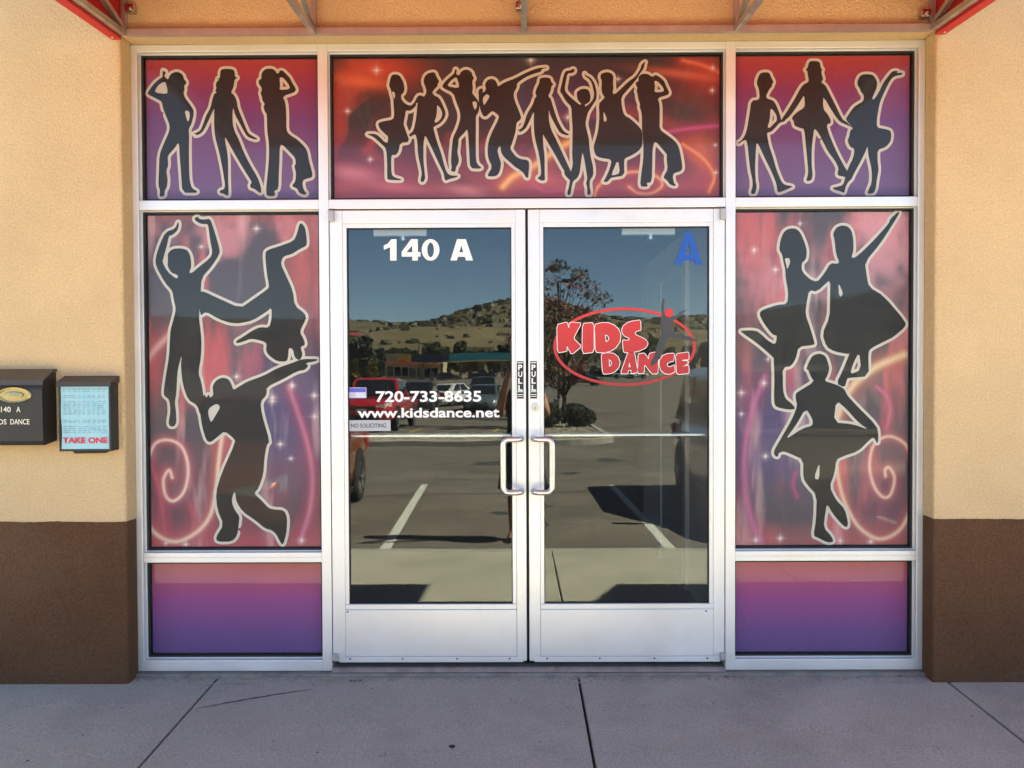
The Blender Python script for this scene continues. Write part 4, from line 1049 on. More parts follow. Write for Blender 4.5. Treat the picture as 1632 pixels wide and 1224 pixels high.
# ================================================================== awning over the entrance
def awning(label, x0, x1, ribs, detail=True):
    yw, yf, zw, zf, zt = FRONT - .002, -1.44, 2.948, 2.878, 3.52
    o = thing('awning', label, 'awning', ((x0 + x1) / 2, FRONT, zw), group='red fabric awnings along the shop front')
    def b1(nm, a, c, wd, ht=None, m=M_GALV):
        mb = MB(); mb.bar(a, c, wd, ht); return mb.build(nm, m, o)
    mr = mat('rail_pinkish', (.44, .34, .31), .5, .5, var=.15, vscale=9)
    b1('wall_rail', (x0 + .02, yw - .014, zw), (x1 - .02, yw - .014, zw), .026, .028, mr)
    b1('front_rail', (x0, yf, zf), (x1, yf, zf), .028, .028)
    b1('top_rail', (x0, yw - .014, zt), (x1, yw - .014, zt), .026, .026)
    for i, x in enumerate([x0 + .014] + ribs + [x1 - .014]):
        end = i == 0 or i == len(ribs) + 1
        b1('rib', (x, yw - .03, zw - .004), (x, yf + .015, zf), .026, .024)
        b1('rafter', (x, yw - .03, zt), (x, yf + .01, zf + .022), .024, .024)
        b1('brace', (x, yw - .03, zw + .012), (x, -.78, 3.165), .022, .022)
        b1('upright', (x, yw - .012, zw + .016), (x, yw - .012, zt - .016), .024, .022, mr)
    # fabric: slope, two ends, hems
    def fab(nm, vs, m=M_AWN):
        mb = MB(); mb.add(vs, [tuple(range(len(vs)))]); return mb.build(nm, m, o, fix=False)
    e = .004
    n = 10
    mb = MB()
    rows = []
    for j in range(7):
        t = j / 6
        rows.append([(x0 - .006 + (x1 - x0 + .012) * i / 40, yw - .002 + (yf - .018 - yw) * t, zt + .016 + (zf + .03 - zt - .016) * t - .010 * sin(pi * t) * abs(sin(pi * i / 10))) for i in range(41)])
    vs = [p for r in rows for p in r]
    mb.add(vs, [(j * 41 + i, j * 41 + i + 1, (j + 1) * 41 + i + 1, (j + 1) * 41 + i) for j in range(6) for i in range(40)])
    mb.build('canopy', M_AWN, o, smooth=True, fix=False)
    fab('valance', [(x0 - .006, yf - .018, zf + .028), (x1 + .006, yf - .018, zf + .028), (x1 + .006, yf - .020, zf - .016), (x0 - .006, yf - .020, zf - .016)])
    for x, s_ in ((x0, -1), (x1, 1)):
        xx = x + s_ * .006
        fab('end_panel', [(xx, yw - .004, zt + .01), (xx, yf - .016, zf + .025), (xx, yf - .016, zf - .018), (xx, yw - .004, zw - .016)])
        mb = MB(); mb.bar((xx + s_ * .018, yw - .006, zw - .0215), (xx + s_ * .018, yf - .014, zf - .0235), .044, .012)
        hem = mb.build('hem', M_REDHEM, o)
        if detail:
            mb = MB(); mb.ball((xx + s_ * .018, yw - .05, zw - .034), (.006, .006, .003), 10, 6); mb.build('snap', mat('snap_pink', (.75, .45, .42), .4), hem)
    # clamps on the wall, bright zinc
    if detail:
        for u, v in ((207, 14), (829, 10), (1475, 22)):
            p = on_plane(u, v, yw - .03)
            mb = MB(); mb.box(p.x - .021, p.x + .021, yw - .042, yw - .001, p.z - .017, p.z + .019, .006)
            cl = mb.build('wall_clamp', mat('zinc_bright', (.55, .52, .48), .25, 1.0, var=.2, vscale=60), o)
            mb = MB(); mb.cyl((p.x + .004, yw - .060, p.z), (p.x + .004, yw - .040, p.z), .0085, 8); mb.build('bolt', mat('zinc_bright'), cl)
        for x in [x0 + .014] + ribs + [x1 - .014]:
            mb = MB(); mb.ball((x, yw - .048, zw - .012), .0065, 10, 6); mb.build('rivet', mat('zinc_bright'), o)
    return o
awning('red fabric awning on steel ribs over the shop entrance', on_plane(196, 60, FRONT).x, on_plane(1488, 52, FRONT).x, [-.905, .036, .988])
awning('next red awning along the wall, only its shadow shows on the pavement', 3.27, 6.9, [4.2, 5.1, 6.0], False)

# ================================================================== mailbox and leaflet box
YW = FRONT
def ppt(u, v, y): q = on_plane(u, v, y); return (q.x, q.z)
M_BOX = mat('box_dark_bronze', (.017, .015, .013), .5, .0, var=.15, vscale=6, bump=.0006, bscale=300)
M_BOXT = mat('box_lid_bronze', (.10, .075, .055), .38, .3, var=.15, vscale=6, bump=.0006, bscale=300)
fy = YW - .115
xa = ppt(68, 650, fy)[0]; zb0 = ppt(40, 710, fy)[1]; zt0 = ppt(40, 603, fy)[1]
xl = xa - .385
mbx = thing('mailbox', 'dark bronze wall mailbox with gold oval emblem at the left edge', 'mailbox', ((xl + xa) / 2, YW, zb0))
mb = MB()
prof = [(YW - .001, zb0 + .012), (YW - .001, zt0 + .028), (YW - .03, zt0 + .028), (fy + .004, zt0 - .022), (fy - .004, zt0 - .05), (fy, zb0 + .02), (fy + .012, zb0)]
mb.loft([[(xl, y, z) for y, z in prof], [(xa, y, z) for y, z in prof]]); mb.build('body', M_BOX, mbx)
mb = MB()
prof = [(YW - .001, zt0 + .030), (YW - .001, zt0 + .040), (YW - .035, zt0 + .041), (fy - .006, zt0 - .008), (fy - .012, zt0 - .030), (fy - .007, zt0 - .030), (fy + .000, zt0 - .012), (YW - .035, zt0 + .031)]
mb.loft([[(xl - .006, y, z) for y, z in prof], [(xa + .006, y, z) for y, z in prof]]); mb.build('lid', M_BOXT, mbx)
ex, ez = ppt(22, 629.5, fy - .006)
M_GOLD = mat('brass', (.42, .33, .15), .32, 1.0, var=.15, vscale=40)
mb = MB(); R_ = 28
mb.loft([[(ex + .078 * s_ * cos(2 * pi * t / R_), y, ez + .036 * s_ * sin(2 * pi * t / R_)) for t in range(R_)] for s_, y in ((1, fy - .002), (1, fy - .007), (.92, fy - .010), (.80, fy - .009), (.76, fy - .006))])
em = mb.build('emblem', M_GOLD, mbx, smooth=True, angle=30)
mb = MB(); mb.loft([[(ex + .046 * s_ * cos(2 * pi * t / R_), y, ez + .016 * s_ * sin(2 * pi * t / R_)) for t in range(R_)] for s_, y in ((1, fy - .006), (.95, fy - .011), (.8, fy - .012))])
mb.build('emblem_centre', mat('brass_pale', (.36, .31, .17), .4, 1.0, var=.3, vscale=120), em, smooth=True, angle=30)
M_CREAML = mat('cream_lettering', (.80, .74, .58), .4)
fl = fy - .0055
for tx, ua, ub, va, vb in (('140', 1.5, 17, 648, 657), ('A', 26, 32.5, 648, 657), ('KIDS', -12, 10.3, 668, 676.5), ('DANCE', 16.5, 47, 668, 676.5)):
    vm = (va + vb) / 2
    fit_text('lettering', tx, (ppt(ua, vm, fl)[0], ppt(ub, vm, fl)[0], ppt(16, vb, fl)[1], ppt(16, va, fl)[1]), fl, M_CREAML, mbx, offset=.012)

fy2 = YW - .075
x0, x1 = ppt(94.5, 665, fy2)[0], ppt(177, 665, fy2)[0]
z0, z1 = ppt(140, 719, fy2)[1], ppt(140, 611, fy2)[1]
lb = thing('leaflet_box', 'black TAKE ONE leaflet box hanging beside the mailbox', 'leaflet box', ((x0 + x1) / 2, YW, z0))
mb = MB(); mb.box(x0, x1, fy2 + .004, YW - .001, z0, z1, .002); mb.build('body', M_BOX, lb)
wfr = .006
mb = MB()
mb.box(x0, x0 + wfr, fy2 - .003, fy2 + .004, z0, z1); mb.box(x1 - wfr - .002, x1, fy2 - .003, fy2 + .004, z0, z1); mb.box(x0 + wfr, x1 - wfr - .002, fy2 - .003, fy2 + .004, z0, z0 + .008)
mb.build('front_frame', M_BOX, lb)
prof = [(YW - .001, z1 + .001), (YW - .001, z1 + .032), (YW - .012, z1 + .033), (fy2 - .012, z1 + .006), (fy2 - .014, z1 - .014), (fy2 - .010, z1 - .014), (fy2 - .008, z1 + .001)]
mb = MB(); mb.loft([[(x0 - .006, y, z) for y, z in prof], [(x1 + .006, y, z) for y, z in prof]]); mb.build('lid', mat('lid_black_bronze', (.05, .038, .03), .4, .2, var=.1), lb)
mb = MB(); mb.add([(x0 + .05, fy2 + .01, z0), (x1 - .03, fy2 + .01, z0), (x1 - .03, YW - .01, z0 - .004), (x0 + .05, YW - .01, z0 - .004), (x0 + .06, fy2 + .016, z0 - .012), (x1 - .036, fy2 + .016, z0 - .010)], [(0, 1, 5, 4), (4, 5, 2, 3)]); mb.build('bottom_catch', M_BOX, lb)
# the leaflet, a slightly buckled sheet behind clear plastic
lf = thing('leaflet', 'pale blue timetable leaflet reading TAKE ONE in the black box', 'leaflet', ((x0 + x1) / 2, fy2, z0 + .01))
la, lz0, lz1 = x0 + wfr + .001, z0 + .009, z1 - .006
lb1 = x1 - wfr - .004
mb = MB(); nx, nz = 24, 30
vs = []
for j in range(nz + 1):
    for i in range(nx + 1):
        x = la + (lb1 - la) * i / nx; z = lz0 + (lz1 - lz0) * j / nz
        dx = .004 * max(0, 1 - i / 3) * sin(j * .22)
        vs.append((x + max(dx, 0), fy2 + .0008 - .0012 * sin(i * .37 + j * .33) * sin(j * .21), z))
mb.add(vs, [(j * (nx + 1) + i, j * (nx + 1) + i + 1, (j + 1) * (nx + 1) + i + 1, (j + 1) * (nx + 1) + i) for j in range(nz) for i in range(nx)])
M_PAPER = mat('leaflet_paper', (.29, .56, .63), .22, var=.05, vscale=20, coat=.5)
mb.build('paper', M_PAPER, lf, smooth=True)
M_FAINT = mat('leaflet_faint_print', (.20, .36, .42), .5)
yy = fy2 - .0016
ry = random.Random(3)
for c in range(3):
    cx0 = la + .012 + c * (lb1 - la - .018) / 3
    for r in range(22):
        zz = lz1 - .022 - r * .0092
        if r in (2, 5, 13, 14, 17) or zz < lz0 + .062: continue
        mb = MB()
        xx = cx0
        for q in range(3):
            wq = ry.uniform(.006, .017)
            mb.box(xx, xx + wq, yy, yy + .0005, zz, zz + (.0028 if r % 4 else .004)); xx += ry.uniform(.019, .024)
        mb.build('text_line', M_FAINT, lf)
fit_text('lettering', 'TAKE ONE', (la + .008, lb1 - .006, lz0 + .026, lz0 + .053), yy - .0006, mat('leaflet_red', (.66, .02, .06), .45), lf, offset=.035)

# ================================================================== marks and litter on the pavement
def on_walk(u, v):
    d = ROT @ Vector(((u - IMG_W / 2) / F_PX, -(v - IMG_H / 2) / F_PX, -1.0))
    t = -(CAM.z - SLOPE * CAM.y) / (d.z - SLOPE * d.y)
    q = CAM + d * t
    return Vector((q.x, q.y, z_walk(q.y)))
# drag mark
a, b_ = on_walk(312, 1130), on_walk(497, 1099)
mb = MB(); vs = []; N = 26
for i in range(N + 1):
    t = i / N; q = a.lerp(b_, t) + Vector((0, .012 * sin(t * 3.0) + .002 * sin(t * 31), .0018)); wd = .0015 + .0065 * sin(pi * min(1, t * 1.05)) * (.7 + .3 * sin(i * 2.1))
    vs += [q + Vector((0, wd, 0)), q + Vector((0, -wd, 0))]
mb.add(vs, [(2 * i, 2 * i + 1, 2 * i + 3, 2 * i + 2) for i in range(N)])
mb.build('scuff_mark', mat('scuff', (.05, .042, .042), .8, var=.4, vscale=60, stain=(.16, .05, .04), stain_scale=5, stain_amt=.6), WALK)
rn = random.Random(5)
for (u, v, r) in ((721, 1190, .013), (905, 1128, .004), (592, 1098, .004), (435, 1182, .003), (1158, 1130, .003), (860, 1183, .004), (44, 1213, .005), (15, 1157, .004)) + tuple((rn.uniform(0, 1632), rn.uniform(1098, 1222), rn.choice((.0018, .0025, .0025, .004))) for _ in range(34)):
    q = on_walk(u, v)
    mb = MB(); vs = [q + Vector((0, 0, .0026))]
    for t in range(14):
        rr = r * rn.uniform(.75, 1.2); vs.append(q + Vector((rr * cos(t * pi / 7), rr * 1.25 * sin(t * pi / 7), .0016)))
    mb.add(vs, [(0, 1 + t, 1 + (t + 1) % 14) for t in range(14)]); mb.build('gum_spot', mat('gum', (.028, .026, .026), .75), WALK)
# crumbled mortar, leaves and grit along the sill
mb = MB(); ml = [mat('grit', (.30, .26, .22), .95), mat('dry_leaf', (.42, .36, .16), .9), mat('brown_leaf', (.20, .11, .06), .9)]
for i in range(620):
    x = rn.uniform(XL + .02, XR - .02); y = -.045 - abs(rn.gauss(0, .016)); r = rn.uniform(.0015, .0055)
    mb.ball((x, y, z_walk(y) + r * .5), (r * rn.uniform(.7, 2.2), r, r * .7), 5, 3, 0)
for u, v in ((400, 1080.5), (318, 1081), (530, 1085), (600, 1078), (740, 1078), (1060, 1076), (1310, 1076.5), (1325, 1077.5), (1470, 1077)):
    q = on_walk(u, v); 
    for k in range(3):
        L = rn.uniform(.012, .05)
        mb.obox(q + Vector((rn.uniform(-.03, .03), rn.uniform(-.006, .006), .004)), (L, .004, .0012), Euler((rn.uniform(-.3, .3), rn.uniform(-.15, .15), rn.uniform(-.25, .25))).to_matrix(), 1)
for u, v in ((566, 1086), (1010, 1078), (1160, 1079), (1440, 1078)):
    q = on_walk(u, v)
    for k in range(4):
        mb.ball(q + Vector((rn.uniform(-.03, .03), rn.uniform(-.008, .008), .004)), (.009, .006, .004), 6, 4, 2)
lt = mb.build('sill_litter', ml); tag(lt, 'grit and dry leaf crumbs lying along the foot of the entrance frame', 'litter', kind='stuff')
# painted remnants on the concrete edge
mb = MB()
for i in range(26):
    x = rn.uniform(XL + .02, XR - .1); L = rn.uniform(.03, .22); y = -.105 + rn.uniform(-.006, .006)
    mb.add([(x, y, z_walk(y) + .0015), (x + L, y + .002, z_walk(y) + .0015), (x + L, y + .0065, z_walk(y) + .0015), (x, y + .005, z_walk(y) + .0015)], [(0, 1, 2, 3)])
mb.build('sealant_trace', mat('sealant', (.42, .36, .33), .9, var=.3, vscale=40), WALK)
# ================================================================== car park details
LOT = bpy.data.objects['asphalt_car_park']
def lot_line(x0, y0, x1, y1, wd, m, name='stall_line', lift=.004):
    a, b_ = Vector((x0, y0)), Vector((x1, y1)); d = (b_ - a).normalized(); n = Vector((-d.y, d.x)) * wd / 2
    N = 6; vs = []
    for i in range(N + 1):
        q = a.lerp(b_, i / N)
        for s_ in (1, -1):
            p_ = q + n * s_; vs.append((p_.x, p_.y, z_lot(p_.y) + lift))
    mb = MB(); mb.add(vs, [(2 * i, 2 * i + 1, 2 * i + 3, 2 * i + 2) for i in range(N)])
    return mb.build(name, m, LOT)
for xn, xf in ((-6.75, -6.9), (-4.0, -4.15), (-1.22, -1.42), (1.42, 1.46), (4.15, 4.2), (6.9, 6.95)):
    lot_line(xn, KERB_Y - .06, xf, -9.15, .105, M_PAINTW)
for x in (-9.2, -6.5, -3.6, -.9):
    lot_line(x, -21.6, x + .25, -26.5, .10, M_PAINTY, 'yellow_line')
rn = random.Random(12)
def crack(pts, wd=.016):
    mb = MB(); vs = []
    c = catmull(pts, 10)
    for i, q in enumerate(c):
        d = (c[min(i + 1, len(c) - 1)] - c[max(i - 1, 0)]); d /= max(np.hypot(*d), 1e-6)
        w_ = wd * rn.uniform(.3, 1.1); j = rn.uniform(-.012, .012)
        for s_ in (1, -1):
            vs.append((q[0] - d[1] * (w_ * s_ + j), q[1] + d[0] * (w_ * s_ + j), z_lot(q[1]) + .0035))
    mb.add(vs, [(2 * i, 2 * i + 1, 2 * i + 3, 2 * i + 2) for i in range(len(c) - 1)])
    return mb.build('crack', M_TAR, LOT)
crack([(-6, -7.9), (-3, -7.75), (-1, -8.0), (.2, -8.25), (1.2, -8.4), (2.4, -8.3), (4, -8.4)], .022)
crack([(-3.2, -9.6), (-2, -9.5), (-.6, -9.8), (.8, -9.65)], .01)
for k in range(9):
    x, y = rn.uniform(3, 14), rn.uniform(-34, -15)
    crack([(x, y), (x + rn.uniform(.6, 1.6), y + rn.uniform(-.6, .6)), (x + rn.uniform(2, 3.4), y + rn.uniform(-1, 1))], .03)
for k in range(5):
    y = -13 - k * 4.3
    crack([(2.8, y), (6, y + .3), (9.5, y - .1)], .018)

def oil_stain(x, y, r, seed):
    rr = random.Random(seed); mb = MB(); vs = [(x, y, z_lot(y) + .0030)]
    for t in range(22):
        q_ = r * rr.uniform(.55, 1.2); vs.append((x + q_ * cos(t * pi / 11), y + 1.5 * q_ * sin(t * pi / 11), z_lot(y + 1.5 * q_ * sin(t * pi / 11)) + .0030))
    mb.add(vs, [(0, 1 + t, 1 + (t + 1) % 22) for t in range(22)])
    return mb.build('oil_stain', mat('oil_stain', (.062, .056, .05), .6, var=.3, vscale=6, obj=False), LOT)
for k, (x, y, r) in enumerate(((.15, -5.4, .22), (-.2, -6.3, .12), (.35, -6.9, .09), (-.5, -12.5, .35), (1.9, -13.5, .28), (-3.0, -11.6, .3), (.9, -10.9, .16), (4.5, -15, .4), (3.6, -21, .5))):
    oil_stain(x, y, r, 60 + k)

# planted island with kerb, river-stone mulch
ISL = thing('planted_island', None, None, (-4, -19, z_lot(-19))); tag(ISL, kind='structure')
out = [(-16, -17.3), (1.0, -17.3)] + [(1.0 + 1.6 * sin(a), -18.9 + 1.6 * cos(a)) for a in np.linspace(.2, pi / 2, 8)] + [(2.6, -30), (2.6, -40), (.2, -40), (.2, -22.3), (-.4, -21.3), (-16, -21.3)]
inn = [(-16, -17.48), (.95, -17.48)] + [(1.0 + 1.42 * sin(a), -18.9 + 1.42 * cos(a)) for a in np.linspace(.2, pi / 2, 8)] + [(2.42, -30), (2.42, -39.8), (.38, -39.8), (.38, -22.2), (-.3, -21.12), (-16, -21.12)]
mb = MB(); n = len(out)
for h, (o0, i0) in ((.15, (out, inn)),):
    vs = [(x, y, z_lot(y) - .02) for x, y in out] + [(x, y, z_lot(y) + .135) for x, y in out] + [(x, y, z_lot(y) + .15) for x, y in i0] + [(x, y, z_lot(y) + .06) for x, y in i0]
    fs = []
    for k in range(n):
        k2 = (k + 1) % n
        for l in range(3): fs.append((l * n + k, l * n + k2, (l + 1) * n + k2, (l + 1) * n + k))
    mb.add(vs, fs)
mb.build('kerb', M_CURB, ISL, fix=False)
M_STONE = mat('river_stone_bed', (.30, .255, .20), .9, var=.45, vscale=22, bump=.03, bscale=22, obj=False)
V2, F2 = cdt([inn])
mb = MB(); mb.add([(x, y, z_lot(y) + .11) for x, y in V2], [tuple(f) for f in F2]); mb.build('stone_bed', M_STONE, ISL)
mb = MB(); rn = random.Random(4)
def inside(x, y): return (-12 < x < .9 and -21.0 < y < -17.55) or (.45 < x < 2.35 and -33 < y < -18.4)
cnt = 0
while cnt < 5200:
    x, y = rn.uniform(-9, 2.4), rn.uniform(-32, -17.5)
    if not inside(x, y) or rn.random() > (1.0 if y > -20 else .5): continue
    r = rn.uniform(.025, .06); cnt += 1
    c = Vector((x, y, z_lot(y) + .115 + r * .25)); a = rn.uniform(0, pi)
    R3 = Matrix.Rotation(a, 3, 'Z')
    vs = [c + R3 @ Vector(q) for q in ((r, 0, 0), (0, r * .7, 0), (-r, 0, 0), (0, -r * .7, 0), (0, 0, r * .7), (0, 0, -r * .5))]
    mb.add(vs, [(0, 1, 4), (1, 2, 4), (2, 3, 4), (3, 0, 4), (1, 0, 5), (2, 1, 5), (3, 2, 5), (0, 3, 5)], rn.choice((0, 0, 1, 2)))
g = mb.build('river_stones', [mat('stone_tan', (.36, .30, .23), .85), mat('stone_grey', (.26, .24, .22), .85), mat('stone_pale', (.50, .45, .37), .85)], ISL, fix=False)
tag(g, kind='stuff')

# ================================================================== plants
def leaf_cloud(mb, centre, rad, n, size, rn, mi=0, flat_=1.0):
    for _ in range(n):
        while True:
            q = Vector((rn.uniform(-1, 1), rn.uniform(-1, 1), rn.uniform(-1, 1)))
            if q.length <= 1: break
        q = q * (.45 + .55 * q.length)
        c = Vector(centre) + Vector((q.x * rad[0], q.y * rad[1], q.z * rad[2]))
        s_ = size * rn.uniform(.6, 1.35)
        R3 = Euler((rn.uniform(-1.3, 1.3), rn.uniform(-1.3, 1.3), rn.uniform(0, 6.3))).to_matrix()
        vs = [c + R3 @ Vector((s_, 0, 0)), c + R3 @ Vector((0, s_ * .5, .12 * s_)), c + R3 @ Vector((-s_, 0, 0)), c + R3 @ Vector((0, -s_ * .5, .12 * s_))]
        mb.add(vs, [(0, 1, 2, 3)], mi)

M_BARK = mat('bark', (.085, .065, .05), .95, var=.3, vscale=12, bump=.01, bscale=30)
def leafm(n, c): 
    return mat(n, c, .6, var=.35, vscale=1.5, obj=False)
def tree(name, label, x, y, h, cr, mats, seed, nleaf=1800, leaf=.09, clumps=16, low=.35, trunk=None, group=None, squash=.5, open_=.38):
    rn = random.Random(seed)
    z = z_lot(y) + (.1 if abs(y) < 45 else -.05)
    o = thing(name, label, 'tree', (x, y, z), group=group)
    tr = trunk or h * .022
    mb = MB()
    pts = [(0, 0, -.1)]
    for i in range(1, 6): pts.append((rn.uniform(-.03, .03) * h * .4, rn.uniform(-.03, .03) * h * .4, h * .8 * i / 5))
    mb.tube(pts, [tr * (1 - .78 * i / 5) for i in range(6)], 8)
    zc, rz = h * (low + 1) / 2, h * (1 - low) / 2
    cl = []
    for k in range(clumps):
        a = k * 2.399 + rn.uniform(-.4, .4); t = (k + .5) / clumps
        zz = (t * 2 - 1) * .86
        rr = sqrt(max(.02, 1 - zz * zz)) * rn.uniform(.45, .95)
        c = Vector((cr * rr * cos(a), cr * rr * sin(a), zc + rz * zz))
        cl.append(c)
        j = min(4, max(1, int((c.z / h - .1) * 5)))
        b0 = Vector(pts[j]); m_ = b0.lerp(c, .5) + Vector((0, 0, .05 * h))
        mb.tube([b0, m_, c], [tr * .36, tr * .2, tr * .06], 5)
    mb.build('trunk', M_BARK, o, smooth=True, local=True)
    mb = MB()
    per = max(6, nleaf // clumps)
    for k, c in enumerate(cl):
        r = cr * rn.uniform(open_ * .75, open_ * 1.35)
        leaf_cloud(mb, c, (r, r, r * squash * 1.5), per, leaf, rn, rn.randrange(len(mats)))
    mb.build('crown', mats, o, local=True, fix=False)
    return o
RED = [leafm('autumn_leaf_red', (.20, .055, .042)), leafm('autumn_leaf_brown', (.17, .085, .048)), leafm('autumn_leaf_green', (.055, .06, .028))]
GRN = [leafm('leaf_green', (.05, .075, .028)), leafm('leaf_olive', (.075, .085, .035))]
DGR = [leafm('leaf_dark', (.022, .035, .02)), leafm('leaf_dark_b', (.03, .042, .022))]
YEL = [leafm('leaf_yellow', (.26, .17, .035)), leafm('leaf_yellow_green', (.15, .13, .04))]
tree('maple_tree', 'young maple with dark red autumn leaves on the stone island', 1.6, -26.3, 6.0, 1.6, RED, 5, 4200, .062, 42, .22, .07, 'young trees on the planted island', .5, .24)
tree('maple_tree', 'second red-leaved maple farther back on the stone island', 0.95, -34, 4.6, 1.5, RED, 8, 2200, .07, 24, .25, .08, 'young trees on the planted island', .5, .34)
tree('maple_tree', 'greenish young tree at the far end of the stone island', 1.2, -38, 5.0, 1.6, [RED[2], GRN[1]], 9, 1800, .08, 18, .3, .07, 'young trees on the planted island')
# tree stakes
for i, (x, y) in enumerate(((.8, -30.5), (1.95, -30.7))):
    st = MB(); st.cyl((x, y, z_lot(y)), (x, y, z_lot(y) + 1.35), .035, 8)
    tag(st.build('tree_stake', mat('stake_wood', (.30, .24, .17), .9)), ('left' if i == 0 else 'right') + ' wooden stake among the young trees on the island', 'stake', 'tree stakes on the island')
def shrub(label, x, y, rx, rz, seed):
    rn = random.Random(seed)
    z = z_lot(y) + .1
    o = thing('round_shrub', label, 'shrub', (x, y, z), group='clipped shrubs on the stone island')
    mb = MB()
    for k in range(5):
        a = rn.uniform(0, 6.3); mb.tube([(0, 0, 0), (.35 * rx * cos(a), .35 * rx * sin(a), rz)], [.025, .01], 5)
    mb.build('stem', M_BARK, o, local=True)
    mb = MB(); mb.ball((0, 0, rz * .95), (rx * .8, rx * .8, rz * .82), 14, 9)
    mb.v = [tuple(Vector(v) * (1 + rn.uniform(-.08, .08))) for v in mb.v]
    leaf_cloud(mb, (0, 0, rz), (rx * 1.04, rx * 1.04, rz * 1.05), 2600, .045, rn)
    for _ in range(1500):
        a, b_ = rn.uniform(0, 6.3), math.asin(rn.uniform(-.5, 1)); R_ = rn.uniform(.92, 1.08)
        leaf_cloud(mb, (rx * R_ * cos(a) * cos(b_), rx * R_ * sin(a) * cos(b_), rz + rz * R_ * sin(b_)), (.03, .03, .03), 1, .045, rn)
    mb.build('foliage', leafm('shrub_green', (.030, .042, .017)), o, local=True, fix=False)
shrub('large round clipped shrub at the corner of the stone island', 2.02, -24.4, .56, .34, 3)
shrub('second clipped shrub left of the corner shrub on the island', .88, -24.2, .56, .42, 4)
shrub('small clipped shrub behind the two larger ones on the island', 2.2, -30.0, .5, .34, 6)

# parking lamp posts
def lamp_post(label, x, y, h):
    z = z_lot(y)
    o = thing('lamp_post', label, 'lamp post', (x, y, z), group='car park lamp posts')
    mb = MB(); mb.cyl((0, 0, 0), (0, 0, .7), .28, 14); mb.build('base', M_CONC, o, local=True)
    mb = MB(); mb.tube([(0, 0, .7), (0, 0, h)], [.075, .06], 10); mb.build('pole', mat('pole_bronze', (.03, .026, .024), .5, .3), o, local=True)
    mb = MB(); mb.bar((0, 0, h), (.5, 0, h), .06); mb.box(.2, .85, -.22, .22, h - .05, h + .13, .02); mb.build('lamp_head', mat('pole_bronze'), o, local=True)
q = mirror_at(889, 448, 46)
lamp_post('tall bronze lamp post standing behind the red-leaved tree', q.x, q.y, q.z - z_lot(q.y))
q = mirror_at(667, 546, 120)
lamp_post('distant lamp post in front of the fuel station', q.x, q.y, q.z - z_lot(q.y))

